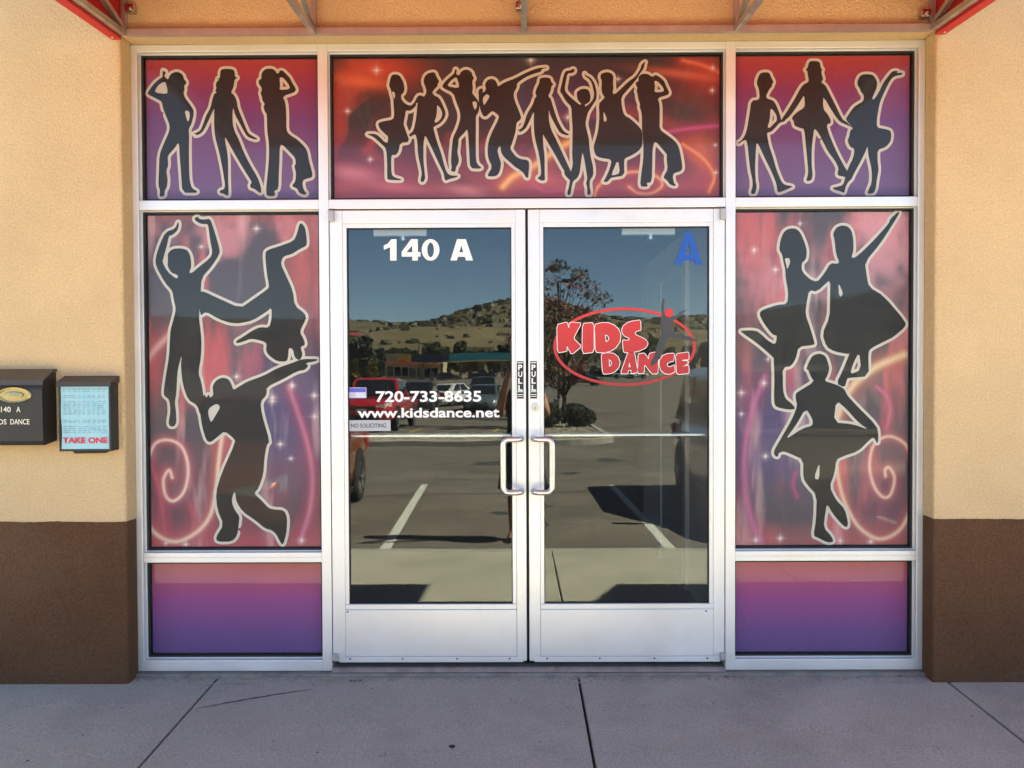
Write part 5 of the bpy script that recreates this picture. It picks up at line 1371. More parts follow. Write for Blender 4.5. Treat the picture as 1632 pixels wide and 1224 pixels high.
# ================================================================== vehicles
M_TYRE = mat('tyre', (.018, .018, .018), .85, var=.2, vscale=20)
M_RIM = mat('alloy_rim', (.62, .63, .64), .28, .95)
M_CGLASS = mat('car_glass', (.012, .015, .017), .04, spec=.9)
M_LENS = mat('head_lens', (.75, .76, .74), .08, .3, coat=1.0)
M_TAIL = mat('tail_lens', (.35, .012, .012), .12, coat=1.0)
M_TRIM = mat('black_trim', (.02, .02, .021), .55)
M_CHROME = mat('chrome', (.75, .75, .75), .1, 1.0)
M_PLATE = mat('plate_white', (.5, .52, .5), .5)
def paint(n, c, metal=.3): return mat('paint_' + n, c, .32, metal, coat=1.0, var=.03, vscale=2)
def vehicle(name, label, x, y, face, style, pm, group='cars in the car park', lod=2):
    """face: heading angle of the nose about Z (pi/2 = towards the shop)"""
    z = z_lot(y)
    slope = math.atan(.021) if y > -38 else 0
    o = thing(name, label, {'pickup': 'pickup truck', 'van': 'van', 'suv': 'car', 'sedan': 'car'}[style], (x, y, z), face, group)
    o.rotation_euler = (Matrix.Rotation(slope, 3, 'X') @ Matrix.Rotation(face, 3, 'Z')).to_euler()
    P = {'sedan': dict(L=4.55, hw=.89, zb=.21, belt=.93, hood=.84, nose=.66, tail=.98, roof=1.43, g=(-1.62, 1.05, -.78, .25), wr=.66, wheel=.325, wx=(-1.32, 1.42)),
         'suv': dict(L=4.7, hw=.93, zb=.28, belt=1.05, hood=1.0, nose=.80, tail=1.05, roof=1.72, g=(-2.28, 1.02, -1.95, .30), wr=.72, wheel=.37, wx=(-1.38, 1.42)),
         'van': dict(L=5.0, hw=.98, zb=.24, belt=1.03, hood=.98, nose=.74, tail=1.05, roof=1.74, g=(-2.44, 1.42, -2.2, .45), wr=.75, wheel=.34, wx=(-1.5, 1.55)),
         'pickup': dict(L=5.6, hw=.97, zb=.36, belt=1.15, hood=1.12, nose=.98, tail=1.15, roof=1.80, g=(-.85, 1.10, -.62, .48), wr=.70, wheel=.40, wx=(-1.72, 1.75))}[style]
    L, hw, zb = P['L'], P['hw'], P['zb']; h2 = L / 2
    g0, g1, r0, r1 = P['g']
    # body loft: x, bottom, top, half width
    st = [(-h2, zb + .16, P['tail'] - .14, hw * .82), (-h2 + .06, zb + .05, P['tail'] - .04, hw * .92), (-h2 + .3, zb, P['tail'], hw * .97), (P['wx'][0], zb, P['belt'], hw),
          (-.2, zb, P['belt'], hw), (g1 - .1, zb, P['belt'] - .01, hw), (g1 + .15, zb, P['hood'], hw), (P['wx'][1], zb, P['hood'] - .03, hw * .985), (h2 - .35, zb, P['nose'] + (P['hood'] - P['nose']) * .55, hw * .95), (h2 - .1, zb + .03, P['nose'], hw * .86), (h2, zb + .12, P['nose'] - .14, hw * .70)]
    mb = MB(); rings = []
    for X, b0, t0, w0 in st:
        H = t0 - b0
        half = [(w0 * .86, b0), (w0 * .96, b0 + .10 * H), (w0, b0 + .42 * H), (w0 * .99, b0 + .68 * H), (w0 * .95, b0 + .90 * H), (w0 * .86, t0), (w0 * .45, t0 + .025)]
        rings.append([(X, yy, zz) for yy, zz in half] + [(X, -yy, zz) for yy, zz in reversed(half)])
    mb.loft(rings); mb.build('body', pm, o, smooth=True, local=True, angle=42)
    # cabin
    rt = P['roof']; wr = P['wr']; wb = hw * .90; bz = P['belt'] - .02
    mb = MB()
    def cab(zf, inset=0.0):
        t = zf
        xa = g0 + (r0 - g0) * t; xb = g1 + (r1 - g1) * t; ww = wb + (wr - wb) * t
        zz = bz + (rt - bz) * t
        return [(xa, -ww, zz), (xa, ww, zz), (xb, ww, zz), (xb, -ww, zz)]
    rings = [cab(0), cab(.5), cab(.93)]
    top = [(r0 + .10, -wr + .10, rt + .012), (r0 + .10, wr - .10, rt + .012), (r1 - .14, wr - .10, rt + .012), (r1 - .14, -wr + .10, rt + .012)]
    mb.loft(rings + [top]); mb.build('cabin', pm, o, smooth=True, local=True, angle=30)
    def face_pane(nm, f, t0, t1, s0, s1):
        """f: 'f','b','l','r' ; t along height, s along the face"""
        e = .012
        def pt(t, s_):
            c = cab(t)
            if f == 'f': q0, q1, nn = Vector(c[3]), Vector(c[2]), Vector((1, 0, .5))
            elif f == 'b': q0, q1, nn = Vector(c[0]), Vector(c[1]), Vector((-1, 0, .5))
            elif f == 'l': q0, q1, nn = Vector(c[1]), Vector(c[2]), Vector((0, 1, .3))
            else: q0, q1, nn = Vector(c[0]), Vector(c[3]), Vector((0, -1, .3))
            return q0.lerp(q1, s_) + nn.normalized() * e
        m_ = MB(); m_.add([pt(t0, s0), pt(t0, s1), pt((t0 + t1) / 2, s1), pt(t1, s1), pt(t1, s0), pt((t0 + t1) / 2, s0)], [(0, 1, 2, 5), (5, 2, 3, 4)])
        return m_.build(nm, M_CGLASS, o, local=True)
    face_pane('windscreen', 'f', .06, .90, .06, .94)
    face_pane('rear_window', 'b', .12, .86, .10, .90)
    cuts = {'sedan': [(.16, .50), (.53, .88)], 'suv': [(.05, .30), (.33, .60), (.63, .90)], 'van': [(.04, .30), (.33, .60), (.63, .88)], 'pickup': [(.08, .40), (.45, .90)]}[style]
    for f in 'lr':
        for a, b_ in cuts: face_pane('side_window', f, .10, .86, a, b_)
    # wheels
    wr_ = P['wheel']
    for X in P['wx']:
        for s_ in (-1, 1):
            yo = s_ * (hw + .012)
            m_ = MB(); N = 26
            prof = [(wr_ * .62, yo - s_ * .20), (wr_ * .93, yo - s_ * .21), (wr_, yo - s_ * .17), (wr_, yo - s_ * .04), (wr_ * .93, yo), (wr_ * .66, yo + s_ * .004), (wr_ * .62, yo - s_ * .01)]
            m_.loft([[(X + r * cos(2 * pi * k / N), yy, wr_ + r * sin(2 * pi * k / N)) for k in range(N)] for r, yy in prof], cap=False)
            wl = m_.build('wheel', M_TYRE, o, smooth=True, local=True, angle=40)
            m_ = MB()
            m_.loft([[(X + r * cos(2 * pi * k / N), yy, wr_ + r * sin(2 * pi * k / N)) for k in range(N)] for r, yy in ((wr_ * .66, yo - s_ * .008), (wr_ * .60, yo + s_ * .002), (wr_ * .56, yo - s_ * .03), (wr_ * .54, yo - s_ * .07))], cap=False)
            for k in range(5):
                a = 2 * pi * k / 5 + .3
                m_.bar((X, yo - s_ * .018, wr_), (X + wr_ * .58 * cos(a), yo - s_ * .012, wr_ + wr_ * .58 * sin(a)), .03, .085 * wr_ / .34, (0, 1, 0))
            m_.cyl((X, yo - s_ * .06, wr_), (X, yo + s_ * .004, wr_), wr_ * .16, 12)
            m_.build('rim', M_RIM, wl, smooth=True, local=True, angle=35)
            m_ = MB(); m_.cyl((X, yo - s_ * .09, wr_), (X, yo - s_ * .06, wr_), wr_ * .56, 18); m_.build('brake_disc', M_TRIM, wl, local=True)
            m_ = MB(); m_.loft([[(X + r * cos(pi * k / 16), yy, wr_ * 1.02 + r * sin(pi * k / 16)) for k in range(17)] + [(X - r, yy, zb + .01), (X + r, yy, zb + .01)] for r, yy in ((wr_ * 1.17, s_ * hw * .9), (wr_ * 1.17, s_ * (hw + .004)))])
            m_.build('wheel_arch', M_TRIM, o, local=True)
    # lights, grille, bumpers, plates, mirrors
    nz = P['nose']
    for s_ in (-1, 1):
        m_ = MB()
        m_.add([(h2 - .035, s_ * hw * .44, nz - .20), (h2 - .02, s_ * hw * .44, nz - .07), (h2 - .30, s_ * hw * .90, nz + .04), (h2 - .24, s_ * hw * .925, nz - .10), (h2 - .05, s_ * hw * .72, nz - .20), (h2 - .04, s_ * hw * .72, nz - .02)], [(0, 1, 5, 4), (4, 5, 2, 3)])
        m_.v = [(a + .03, b_ * 1.012, c + .01) for a, b_, c in m_.v]
        m_.build('headlight', M_LENS, o, local=True)
        m_ = MB(); tz = P['tail']
        hz = .34 if style != 'pickup' else .5
        m_.box(-h2 - .012, -h2 + .22, s_ * hw * .62, s_ * hw * .965, tz - .12 - hz * .6, tz - .10, .02); m_.build('tail_light', M_TAIL, o, local=True)
        m_ = MB(); mxx = g1 - .12
        m_.box(mxx - .06, mxx + .06, s_ * (hw + .03), s_ * (hw + .22), P['belt'] + .02, P['belt'] + .17, .03); m_.bar((mxx, s_ * hw * .9, P['belt'] + .02), (mxx, s_ * (hw + .06), P['belt'] + .06), .05)
        m_.build('wing_mirror', pm, o, smooth=True, local=True, angle=50)
    m_ = MB(); m_.box(h2 - .06, h2 + .012, -hw * .42, hw * .42, nz - .22, nz - .10, .01); gr = m_.build('grille', M_TRIM, o, local=True)
    m_ = MB(); m_.box(h2 + .010, h2 + .016, -hw * .40, hw * .40, nz - .165, nz - .150); m_.build('grille_bar', M_CHROME if style in ('suv', 'van') else (mat('emblem_gold', (.5, .36, .1), .3, 1.0) if style == 'pickup' else M_TRIM), gr, local=True)
    m_ = MB(); m_.box(h2 - .07, h2 + .008, -hw * .50, hw * .50, zb + .06, zb + .20, .02); m_.build('lower_intake', M_TRIM, o, local=True)
    for xx, nm in ((h2 + .020, 'number_plate'), (-h2 - .020, 'number_plate')):
        m_ = MB(); zz = zb + .28 if xx > 0 else P['tail'] - .42
        m_.box(xx - .006, xx + .006, -.155, .155, zz, zz + .15); m_.build(nm, M_PLATE, o, local=True)
    m_ = MB(); m_.box(-h2 - .03, -h2 + .2, -hw * .90, hw * .90, zb + .06, zb + .26, .03); m_.build('rear_bumper', M_TRIM if style == 'suv' else (M_CHROME if style == 'pickup' else pm), o, local=True)
    for s_ in (-1, 1):
        for a, b_ in ((-.28, -.24),):
            m_ = MB(); m_.box(a - .06, a + .10, s_ * hw * .985, s_ * (hw + .022), P['belt'] - .16, P['belt'] - .13, .005); m_.build('door_handle', pm, o, local=True)
        m_ = MB(); m_.box(P['wx'][0] + wr_ * 1.3, P['wx'][1] - wr_ * 1.3, s_ * hw * .93, s_ * hw * .995, zb - .015, zb + .05, .01); m_.build('side_sill', M_TRIM, o, local=True)
    if style == 'pickup':
        m_ = MB(); m_.add([(-h2 + .10, -hw * .84, 1.178), (-h2 + .10, hw * .84, 1.178), (g0 - .08, hw * .84, 1.178), (g0 - .08, -hw * .84, 1.178)], [(0, 1, 2, 3)]); m_.build('bed_liner', M_TRIM, o, local=True)
    return o

N90 = pi / 2
vehicle('parked_car', 'copper orange car parked nose-in left of the doors, mirrored in the glass', -2.98, -5.95, N90, 'sedan', paint('copper', (.42, .10, .022), .4))
vehicle('parked_van', 'champagne gold van parked nose-in right of the doors, mirrored in the glass', 3.27, -6.5, N90, 'van', paint('gold', (.38, .285, .18), .3))
vehicle('pickup_truck', 'bright red pickup truck facing the shop across the lane', -4.95, -26.6, N90 + .04, 'pickup', paint('red', (.50, .012, .02), .1))
vehicle('parked_suv', 'dark grey sport utility car parked behind the red pickup', -5.2, -41.5, N90, 'suv', paint('charcoal', (.02, .022, .026), .4))
vehicle('parked_car', 'white saloon seen from behind beyond the dark car', -3.95, -49, -N90 + .5, 'sedan', paint('white', (.62, .62, .60), 0))
vehicle('parked_car', 'silver blue car parked near the photographer\'s reflection', -1.75, -42.5, N90 + .06, 'sedan', paint('silverblue', (.20, .25, .28), .6))
vehicle('parked_suv', 'dark blue car behind the silver blue one', -2.2, -53, N90, 'suv', paint('navy', (.03, .045, .08), .5))
q = mirror_at(927, 613, 110); vehicle('pickup_truck', 'black pickup truck crossing the far end of the car park', q.x, q.y, .5, 'pickup', paint('black', (.012, .012, .014), .2))
for i, (u, lab) in enumerate(((996, 'left white car of the two by the far beige building'), (1014, 'right white car of the two by the far beige building'))):
    q = mirror_at(u, 603, 165); vehicle('parked_suv', lab, q.x, q.y, .25, 'suv', paint('white', (.62, .62, .60), 0))
q = mirror_at(715, 603, 168); vehicle('parked_suv', 'dark car at the fuel pumps under the teal canopy', q.x, q.y, 0, 'suv', paint('charcoal', (.02, .022, .026), .4))
q = mirror_at(770, 603, 172); vehicle('pickup_truck', 'black truck refuelling under the teal canopy, right of the dark car', q.x, q.y, 0, 'pickup', paint('black', (.012, .012, .014), .2))

# ================================================================== fuel station, far buildings
def fbox(o, nm, x0, x1, y0, y1, z0, z1, m, ch=0.0):
    mb = MB(); mb.box(x0, x1, y0, y1, z0, z1, ch); return mb.build(nm, m, o)
def sc_(u, d): return (u - 824) / F_PX * d
D = 172.; yC = -(D - 3.99)
zc0, zc1 = 1.44 + (585 - 573) / F_PX * D, 1.44 + (585 - 560.5) / F_PX * D
cx0, cx1 = sc_(655, D), sc_(818, D)
fs_ = thing('fuel_canopy', 'teal and dark blue fuel station canopy on columns', 'canopy', ((cx0 + cx1) / 2, yC, Z_FAR))
M_TEAL = mat('teal_panel', (.02, .22, .27), .4); M_NAVY = mat('navy_panel', (.018, .03, .06), .4); M_YBAND = mat('yellow_band', (.62, .40, .10), .5)
xm = sc_(715, D)
fbox(fs_, 'fascia', cx0, xm, yC - 9, yC, zc0, zc1, M_NAVY)
fbox(fs_, 'fascia', xm, cx1, yC - 9, yC + .02, zc0, zc1, M_TEAL)
fbox(fs_, 'stripe', xm, cx1, yC - 8.9, yC + .06, zc0 - .22, zc0 - .01, M_YBAND)
for u in (668, 700, 732, 764, 800):
    X = sc_(u, D)
    fbox(fs_, 'column', X - .25, X + .25, yC - 5, yC - 4.5, Z_FAR, zc0 - .23, mat('column_grey', (.35, .33, .3), .7))
for u in (684, 748, 782):
    X = sc_(u, D)
    pu = thing('fuel_pump', f'fuel pump under the teal canopy, {dict([(684, "left"), (748, "middle"), (782, "right")])[u]} of three', 'fuel pump', (X, yC - 4.6, Z_FAR), group='pumps under the canopy')
    fbox(pu, 'cabinet', X - .45, X + .45, yC - 4.9, yC - 4.3, Z_FAR, Z_FAR + 1.9, mat('pump_white', (.55, .55, .55), .5), .05); fbox(pu, 'display', X - .3, X + .3, yC - 4.299, yC - 4.28, Z_FAR + 1.1, Z_FAR + 1.6, M_DARK)
D2 = 195.; yS = -(D2 - 3.99)
def zz_(v, d): return 1.44 + (585 - v) / F_PX * d
ss = thing('fuel_shop', 'tan fuel station shop with yellow sign and orange stripe', 'building', (sc_(640, D2), yS - 6, Z_FAR))
X0, X1 = sc_(612, D2), sc_(705, D2)
fbox(ss, 'wall', X0, X1, yS - 12, yS, Z_FAR, zz_(563, D2), mat('shop_tan', (.50, .40, .26), .9))
fbox(ss, 'roof', X0 - .3, X1 + .3, yS - 12.2, yS + .3, zz_(563, D2), zz_(561, D2), mat('shop_trim', (.36, .28, .2), .9))
fbox(ss, 'orange_stripe', X0 - .1, X1 + .1, yS, yS + .9, zz_(580, D2), zz_(577, D2), mat('orange_stripe', (.42, .13, .05), .6))
fbox(ss, 'sign_panel', sc_(634, D2), sc_(656, D2), yS, yS + .15, zz_(572, D2), zz_(564, D2), mat('sign_yellow', (.75, .50, .03), .5))
fbox(ss, 'red_sign', sc_(636, D2), sc_(648, D2), yS + .151, yS + .2, zz_(574.5, D2), zz_(570, D2), mat('sign_red', (.55, .05, .02), .5))
for u in (620, 632, 644, 656, 668, 680, 692):
    fbox(ss, 'window', sc_(u, D2) - .7, sc_(u, D2) + .7, yS, yS + .03, zz_(598, D2), zz_(583, D2), M_CGLASS)
D3 = 215.; y3 = -(D3 - 3.99)
bb = thing('beige_building', 'plain beige building at the far end of the car park, right of the tree', 'building', (sc_(975, D3), y3 - 6, Z_FAR))
fbox(bb, 'wall', sc_(912, D3), sc_(1012, D3), y3 - 14, y3, Z_FAR, zz_(562, D3), mat('far_beige', (.52, .44, .31), .9, var=.05))
fbox(bb, 'roof', sc_(910, D3), sc_(1014, D3), y3 - 14.2, y3 + .3, zz_(562, D3), zz_(560, D3), mat('shop_trim'))
for u in (925, 945, 985, 1000): fbox(bb, 'window', sc_(u, D3) - .8, sc_(u, D3) + .8, y3, y3 + .03, zz_(596, D3), zz_(584, D3), M_CGLASS)
D4 = 330.; y4 = -(D4 - 3.99)
rb = thing('red_roof_house', 'low house with a red metal roof below the left hill', 'building', (sc_(560, D4), y4 - 6, Z_FAR))
fbox(rb, 'wall', sc_(520, D4), sc_(572, D4), y4 - 12, y4, Z_FAR, zz_(533, D4), mat('far_beige'))
mb = MB(); a_, b2 = sc_(516, D4), sc_(576, D4); zr0, zr1 = zz_(533, D4), zz_(526.5, D4)
mb.add([(a_, y4 + 1, zr0), (b2, y4 + 1, zr0), (b2, y4 - 13, zr0), (a_, y4 - 13, zr0), (a_ + 2, y4 - 6, zr1), (b2 - 2, y4 - 6, zr1)], [(0, 1, 5, 4), (1, 2, 5), (2, 3, 4, 5), (3, 0, 4)]); mb.build('roof', mat('roof_red', (.30, .05, .05), .6), rb)
wb_ = thing('white_shed', 'long low tan building behind the fuel station trees', 'building', (sc_(770, 300), -296, Z_FAR))
fbox(wb_, 'wall', sc_(745, 300), sc_(790, 300), -308, -296, Z_FAR, zz_(552, 300), mat('far_cream', (.55, .48, .36), .9)); fbox(wb_, 'roof', sc_(744, 300), sc_(791, 300), -309, -295.5, zz_(552, 300), zz_(550.5, 300), mat('shop_trim'))
# utility cabinet, mint green
q = mirror_at(573, 600, 75); z = z_lot(q.y)
cb = thing('utility_cabinet', 'mint green utility cabinet between small yellow trees', 'cabinet', (q.x, q.y, z)); fbox(cb, 'box', q.x - .5, q.x + .5, q.y - .4, q.y + .4, z, z + 1.3, mat('mint_cabinet', (.28, .42, .36), .5), .04); fbox(cb, 'lid', q.x - .54, q.x + .54, q.y - .44, q.y + .44, z + 1.302, z + 1.36, mat('mint_cabinet'), .01)

# trees in the middle distance: u, v of crown top, distance, crown radius, leaf set
# u, v of crown top, distance, crown radius in photo pixels
mid = [
    (572, 534, 120, 27, DGR, 'dark evergreen at the left edge of the mirrored view'), (601, 552, 150, 13, DGR, 'dark round tree right of the dark evergreen'),
    (563, 570, 70, 8, YEL, 'small yellow tree beside the mint cabinet, left one'), (592, 573, 68, 9, YEL, 'small yellow tree beside the mint cabinet, right one'),
    (630, 552, 240, 15, GRN, 'green tree directly behind the tan fuel shop'), (688, 543, 240, 22, GRN, 'broad green tree behind the dark blue canopy end'), (733, 541, 240, 17, GRN, 'broad green tree behind the teal canopy middle'), (765, 554, 240, 11, GRN, 'green tree behind the teal canopy right end'), (657, 555, 240, 11, GRN, 'low green tree between shop and canopy'),
    (612, 557, 250, 12, GRN, 'green tree at the left end of the fuel shop'), (645, 553, 255, 13, GRN, 'green tree rising behind the yellow sign'), (708, 550, 255, 13, GRN, 'green tree where the canopy changes from blue to teal'), (750, 551, 255, 13, GRN, 'green tree above the teal canopy, left of the tan shed'), (786, 556, 200, 11, DGR, 'dark tree at the right end of the teal canopy'), (804, 545, 190, 13, DGR, 'dark tree beside the photographer\'s reflection'),
    (1000, 552, 235, 13, DGR, 'dark tree behind the far beige building'), (1036, 540, 240, 22, GRN, 'green tree right of the far beige building'), (1068, 556, 240, 14, GRN, 'second green tree right of the far beige building'), (1098, 553, 200, 16, GRN, 'green tree behind the gold van, left one'), (1130, 548, 200, 18, GRN, 'green tree behind the gold van, right one'),
    (505, 520, 110, 40, DGR, 'dark tree mirrored faintly in the left printed window'), (440, 508, 100, 50, DGR, 'big dark tree mirrored faintly in the left printed window'), (330, 512, 105, 50, GRN, 'green tree mirrored faintly in the left printed window'), (260, 505, 100, 50, DGR, 'outer dark tree mirrored faintly in the left printed window'),
    (1250, 500, 110, 55, GRN, 'green tree mirrored faintly in the right printed window'), (1340, 470, 100, 60, DGR, 'tall dark tree mirrored faintly in the right printed window'), (1420, 440, 90, 70, DGR, 'tallest dark tree mirrored faintly in the right printed window')]
for i, (u, v, d, cr, ms, lab) in enumerate(mid):
    q = mirror_at(u, v, d)
    h = q.z - z_lot(q.y); cr = cr * d / F_PX * .8
    tree('evergreen_tree' if ms is DGR else 'broad_tree', lab, q.x, q.y, h, cr, ms, 40 + i, 2600 if d > 60 else 1400, .0022 * d + .03, 22, .12, None, 'trees beyond the car park', .55, .42)
# hedge along the far kerb
mb = MB(); rn = random.Random(31)
for k in range(60):
    u = rn.uniform(945, 1000); q = mirror_at(u, 600, 190); leaf_cloud(mb, (q.x, q.y, Z_FAR + 1.0), (1.4, .8, 1.0), 45, .35, rn)
tag(mb.build('hedge', DGR[0], fix=False), 'clipped dark hedge in front of the far beige building', 'hedge')

# ================================================================== hills
def ridge(name, prof, d_crest, d_foot, m, back=180, n=240, seed=3, rough=1.0):
    us = np.array([p_[0] for p_ in prof], float); vv = np.array([p_[1] for p_ in prof], float)
    U = np.linspace(us[0], us[-1], n)
    Vv = np.interp(U, us, vv)
    k = np.ones(7) / 7; Vv = np.convolve(np.pad(Vv, 3, 'edge'), k, 'valid')
    X = (U - 824) / F_PX * d_crest
    Zc = 1.44 + (585 - Vv) / F_PX * d_crest
    rows = 34
    vs = []
    for j in range(rows):
        t = j / (rows - 1) * 1.3
        y = -(d_foot + (d_crest - d_foot) * min(t, 1) + max(0, t - 1) / .3 * back)
        s_ = (3 * t * t - 2 * t ** 3) if t <= 1 else 1 - .6 * ((t - 1) / .3) ** 1.3
        base = Z_FAR - 1.0
        nz = fbm(X / 42 + 50, np.full_like(X, y / 42 + 90), seed) - .5
        n2 = fbm(X / 14 + 50, np.full_like(X, y / 14 + 90), seed + 9) - .5
        edge = min(1, 4 * s_) * (.35 if t > .85 else 1)
        z = base + (Zc - base) * s_ + (nz * 9 + n2 * 2.2) * rough * edge * (Zc - base) / 60
        vs.append(np.stack([X, np.full_like(X, y), z], -1))
    A = np.array(vs); idx = np.arange(rows * n).reshape(rows, n)
    fs = np.stack([idx[:-1, :-1], idx[:-1, 1:], idx[1:, 1:], idx[1:, :-1]], -1).reshape(-1, 4)
    mb = MB(); mb.add(A.reshape(-1, 3).tolist(), fs.tolist())
    o = mb.build(name, m, smooth=True); tag(o, kind='structure')
    return A
M_HILL = mat('hill_scrub', (.120, .094, .050), .95, var=.3, vscale=.03, stain=(.045, .042, .022), stain_scale=.045, stain_amt=.95, obj=False, detail=9)
M_FOOT = mat('foothill_grass', (.150, .112, .055), .95, var=.35, vscale=.05, stain=(.075, .07, .032), stain_scale=.03, stain_amt=.7, obj=False)
A1 = ridge('hill', [(-400, 470), (0, 500), (200, 505), (400, 510), (555, 513), (580, 512), (605, 514), (640, 517.5), (676, 520), (700, 512.5), (738, 500), (770, 489.5), (800, 484), (838, 478), (870, 483), (900, 492), (930, 500), (965, 508), (1000, 512), (1030, 514), (1060, 509), (1100, 507), (1140, 507), (1200, 500), (1300, 485), (1420, 470), (1600, 465), (2100, 480)], 880, 420, M_HILL)
A2 = ridge('foothill', [(-400, 545), (200, 540), (480, 536), (560, 533), (600, 527), (650, 521), (700, 518), (745, 516.5), (790, 520), (850, 527), (930, 534), (1000, 530), (1080, 524), (1160, 528), (1300, 534), (1600, 540), (2100, 545)], 470, 250, M_FOOT, 60, rough=.35)
mb = MB(); rn = random.Random(77)
for _ in range(9000):
    src = A1 if rn.random() < .82 else A2
    j = rn.randrange(10 if src is A1 else 14, 27); i = rn.randrange(src.shape[1])
    if src is A2 and (rn.random() > .6): continue
    pxn = fbm(np.array([src[j, i, 0] / 45.]), np.array([src[j, i, 1] / 45.]), 5)[0]
    if pxn < (.40 if src is A1 else .5): continue
    x, y, z = src[j, i]; x += rn.uniform(-4, 4); y += rn.uniform(-4, 4); r = rn.uniform(1.2, 4.2) * (.55 if src is A2 else 1)
    ph = rn.uniform(0, 6)
    vs = [(x + r * 1.5 * cos(ph + k * pi / 3) * rn.uniform(.7, 1.2), y + r * sin(ph + k * pi / 3), z - .3) for k in range(6)] + [(x + r * .9 * cos(ph + .4 + k * pi / 2), y + r * .7 * sin(ph + .4 + k * pi / 2), z + r * rn.uniform(.5, .8)) for k in range(4)]
    mb.add(vs, [(0, 1, 6), (1, 2, 7, 6), (2, 3, 7), (3, 4, 8, 7), (4, 5, 8), (5, 0, 9, 8), (0, 6, 9), (6, 7, 8, 9)], rn.randrange(2))
sb = mb.build('hill_scrub_oak', [leafm('scrub_a', (.045, .045, .022)), leafm('scrub_b', (.075, .06, .032))], fix=False)
tag(sb, 'dark oak scrub dotted over the dry hills', 'scrub', kind='stuff')
# ================================================================== the photographer, mirrored between the doors
PX, PY = .055, -4.40
PZ = z_lot(PY)
per = thing('person', 'person in dark clothes with bare arms raising a phone, mirrored between the doors', 'person', (PX, PY, PZ))
M_SKIN = mat('skin', (.42, .20, .12), .55, var=.05, vscale=8)
def skin_mesh(name, chains, m, parent, root=0, sub=2):
    """chains: lists of (point, radius); equal points are merged"""
    vs, es, rs = [], [], []
    key = {}
    for ch in chains:
        prev = None
        for p_, r in ch:
            k = tuple(round(c, 4) for c in p_)
            if k not in key:
                key[k] = len(vs); vs.append(p_); rs.append(r)
            i = key[k]
            if prev is not None and prev != i: es.append((prev, i))
            prev = i
    me = bpy.data.meshes.new(name)
    me.from_pydata([tuple(v) for v in vs], es, [])
    o = bpy.data.objects.new(name, me); link(o, parent, local=True)
    sk = o.modifiers.new('Skin', 'SKIN'); sk.use_smooth_shade = True
    if not me.skin_vertices:
        bpy.context.view_layer.objects.active = o
        with bpy.context.temp_override(object=o, active_object=o): bpy.ops.mesh.customdata_skin_add()
    for i, d in enumerate(me.skin_vertices[0].data):
        d.radius = rs[i] if hasattr(rs[i], '__len__') else (rs[i], rs[i]); d.use_root = i == root
    ss_ = o.modifiers.new('Sub', 'SUBSURF'); ss_.levels = sub; ss_.render_levels = sub
    me.materials.append(m)
    return o
# local frame: +y towards the shop; phone at local (-PX, .40, 1.44-PZ)
hz = 1.44 - PZ
ph = Vector((-PX, CAM.y - PY - .016, hz))
pel, chest, neck, head0 = (0, 0, .98), (0, .01, 1.38), (0, .02, 1.52), (0, .035, 1.58)
body = [[(pel, (.150, .11)), ((0, .0, 1.14), (.130, .10)), (chest, (.150, .105)), (neck, .055), (head0, .055)]]
for s_ in (-1, 1):
    hand = ph + Vector((s_ * .070, -.018, -.025)); elb = Vector((s_ * .235, .12, 1.24)); sh = Vector((s_ * .185, .005, 1.44))
    body.append([(chest, (.150, .105)), (tuple(sh), .056), (tuple(sh.lerp(elb, .5)), .048), (tuple(elb), .041), (tuple(elb.lerp(hand, .5)), .038), (tuple(elb.lerp(hand, .92)), .026), (tuple(hand), (.020, .032))])
    hip = (s_ * .095, 0, .90); kn = (s_ * .10, .015, .50); an = (s_ * .105, -.02, .09)
    body.append([(pel, (.150, .11)), (hip, .098), ((s_ * .098, .01, .70), .078), (kn, .056), ((s_ * .103, -.018, .36), .058), ((s_ * .104, -.02, .2), .040), (an, .034), ((s_ * .115, .06, .045), .034), ((s_ * .122, .14, .032), .030)])
    # fingers: four behind the phone, thumb in front of it
    for f in range(4):
        b0 = hand + Vector((-s_ * .004, -.006, .026 - f * .018)); L_ = (.030, .034, .032, .025)[f]
        body.append([(tuple(hand), (.020, .032)), (tuple(b0), .0088), (tuple(b0 + Vector((-s_ * L_ * .8, .012, .004))), .0084), (tuple(b0 + Vector((-s_ * L_ * 1.45, .012, .006))), .0076)])
    t0 = hand + Vector((-s_ * .002, -.012, -.022))
    body.append([(tuple(hand), (.020, .032)), (tuple(t0 + Vector((-s_ * .012, -.012, -.008))), .0105), (tuple(t0 + Vector((-s_ * .030, -.012, .006))), .0095), (tuple(t0 + Vector((-s_ * .046, -.006, .018))), .0080)])
skin_mesh('body', body, M_SKIN, per)
# head with face
mb = MB(); rings = []
hc = Vector((0, .055, 1.675))
for zz, rx, ry, oy in ((-.118, .030, .040, .020), (-.105, .048, .058, .018), (-.075, .060, .076, .010), (-.04, .068, .088, .004), (0, .074, .095, 0), (.04, .076, .098, -.006), (.075, .070, .090, -.010), (.10, .054, .068, -.012), (.116, .026, .034, -.012)):
    rings.append([hc + Vector((rx * cos(2 * pi * k / 20), oy + ry * sin(2 * pi * k / 20), zz)) for k in range(20)])
mb.loft(rings)
mb.loft([[hc + Vector((w_ * cos(2 * pi * k / 8), .086 + y_ + .5 * w_ * sin(2 * pi * k / 8), zz)) for k in range(8)] for zz, w_, y_ in ((.018, .007, .0), (-.008, .010, .008), (-.030, .016, .016), (-.040, .010, .008))])
for s_ in (-1, 1): mb.ball(hc + Vector((s_ * .077, -.005, -.012)), (.010, .020, .032), 8, 6)
hd = mb.build('head', M_SKIN, per, smooth=True, local=True)
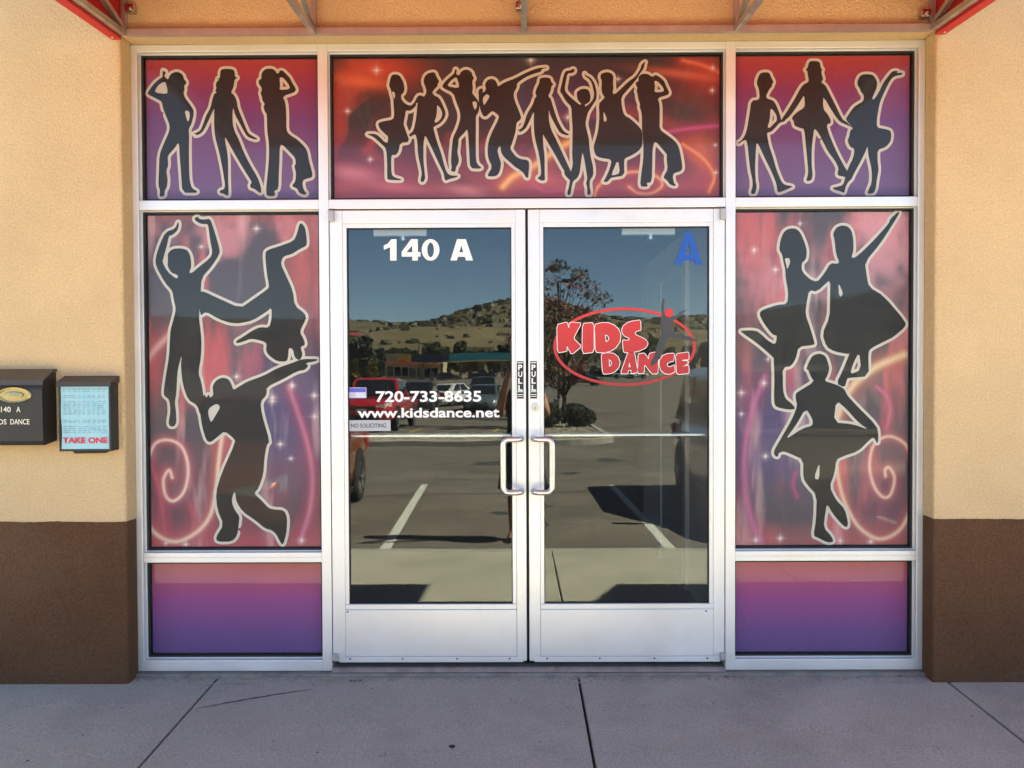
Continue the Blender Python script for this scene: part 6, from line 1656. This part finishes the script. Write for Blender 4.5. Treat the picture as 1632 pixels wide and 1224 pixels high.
for s_ in (-1, 1):
    mb = MB(); mb.ball(hc + Vector((s_ * .031, .083, .006)), (.013, .010, .008), 10, 6); mb.build('eye', mat('eye', (.05, .035, .03), .2), hd, local=True, smooth=True)
mb = MB(); mb.ball(hc + Vector((0, .090, -.064)), (.023, .008, .007), 10, 6); mb.build('mouth', mat('lips', (.36, .10, .09), .5), hd, local=True, smooth=True)
mb = MB(); rings = []
for zz, rx, ry, oy in ((-.17, .070, .030, -.075), (-.10, .086, .052, -.058), (-.03, .088, .074, -.040), (.04, .087, .088, -.026), (.085, .080, .092, -.016), (.115, .060, .075, -.014), (.132, .026, .034, -.014)):
    rings.append([hc + Vector((rx * cos(2 * pi * k / 20), oy + ry * sin(2 * pi * k / 20), zz)) for k in range(20)])
mb.loft(rings); mb.build('hair', mat('hair_dark', (.035, .022, .016), .5, bump=.002, bscale=200), per, smooth=True, local=True)
# sleeveless dark dress
mb = MB(); rings = []
for zz, rx, ry, oy in ((.52, .245, .205, .0), (.62, .232, .192, 0), (.80, .205, .165, 0), (.95, .188, .142, 0), (1.08, .158, .122, 0), (1.20, .152, .120, .004), (1.33, .178, .135, .008), (1.42, .190, .120, .008), (1.475, .150, .090, .01), (1.505, .085, .070, .015)):
    rings.append([Vector((rx * cos(2 * pi * k / 28) * (1 + .03 * sin(5 * k) * (zz < .9)), oy + ry * sin(2 * pi * k / 28), zz)) for k in range(28)])
mb.loft(rings, cap=False); mb.build('dress', mat('dress_black', (.018, .017, .018), .85, var=.2, vscale=12), per, smooth=True, local=True)
for s_ in (-1, 1):
    mb = MB(); rings = []
    for yy, w_, h_ in ((-.085, .022, .05), (-.06, .036, .075), (0, .040, .075), (.06, .043, .065), (.13, .043, .052), (.185, .030, .036), (.205, .012, .022)):
        rings.append([(s_ * .112 + s_ * .06 * max(0, yy) + w_ * cos(2 * pi * k / 14), yy, .004 + h_ * (.5 + .5 * sin(2 * pi * k / 14))) for k in range(14)])
    mb.loft(rings); sh_ = mb.build('shoe', mat('shoe_black', (.015, .015, .016), .5), per, smooth=True, local=True)
    mb = MB(); mb.loft([[(x * 1.0, y * 1.02, z) for x, y in [(s_ * .112 + s_ * .06 * max(0, yy) + w_, yy) for yy, w_ in ((-.085, .024), (0, .043), (.1, .046), (.19, .03), (.207, 0), (.19, -.03), (.1, -.046), (0, -.043), (-.085, -.024))]] for z in (0.0, .014)]); mb.build('sole', mat('sole_white', (.6, .6, .58), .7), sh_, local=True)
phn = thing('phone', 'phone held up in both hands, mirrored between the doors', 'phone', (0, CAM.y - .016, 1.40))
mb = MB(); mb.box(-.062, .062, CAM.y - .020, CAM.y - .0125, 1.407, 1.475, .003); mb.build('case', mat('phone_grey', (.35, .35, .36), .35, .6), phn)
mb = MB(); mb.box(-.054, .054, CAM.y - .0208, CAM.y - .0199, 1.411, 1.471); mb.build('screen', mat('phone_screen', (.01, .01, .012), .1), phn)
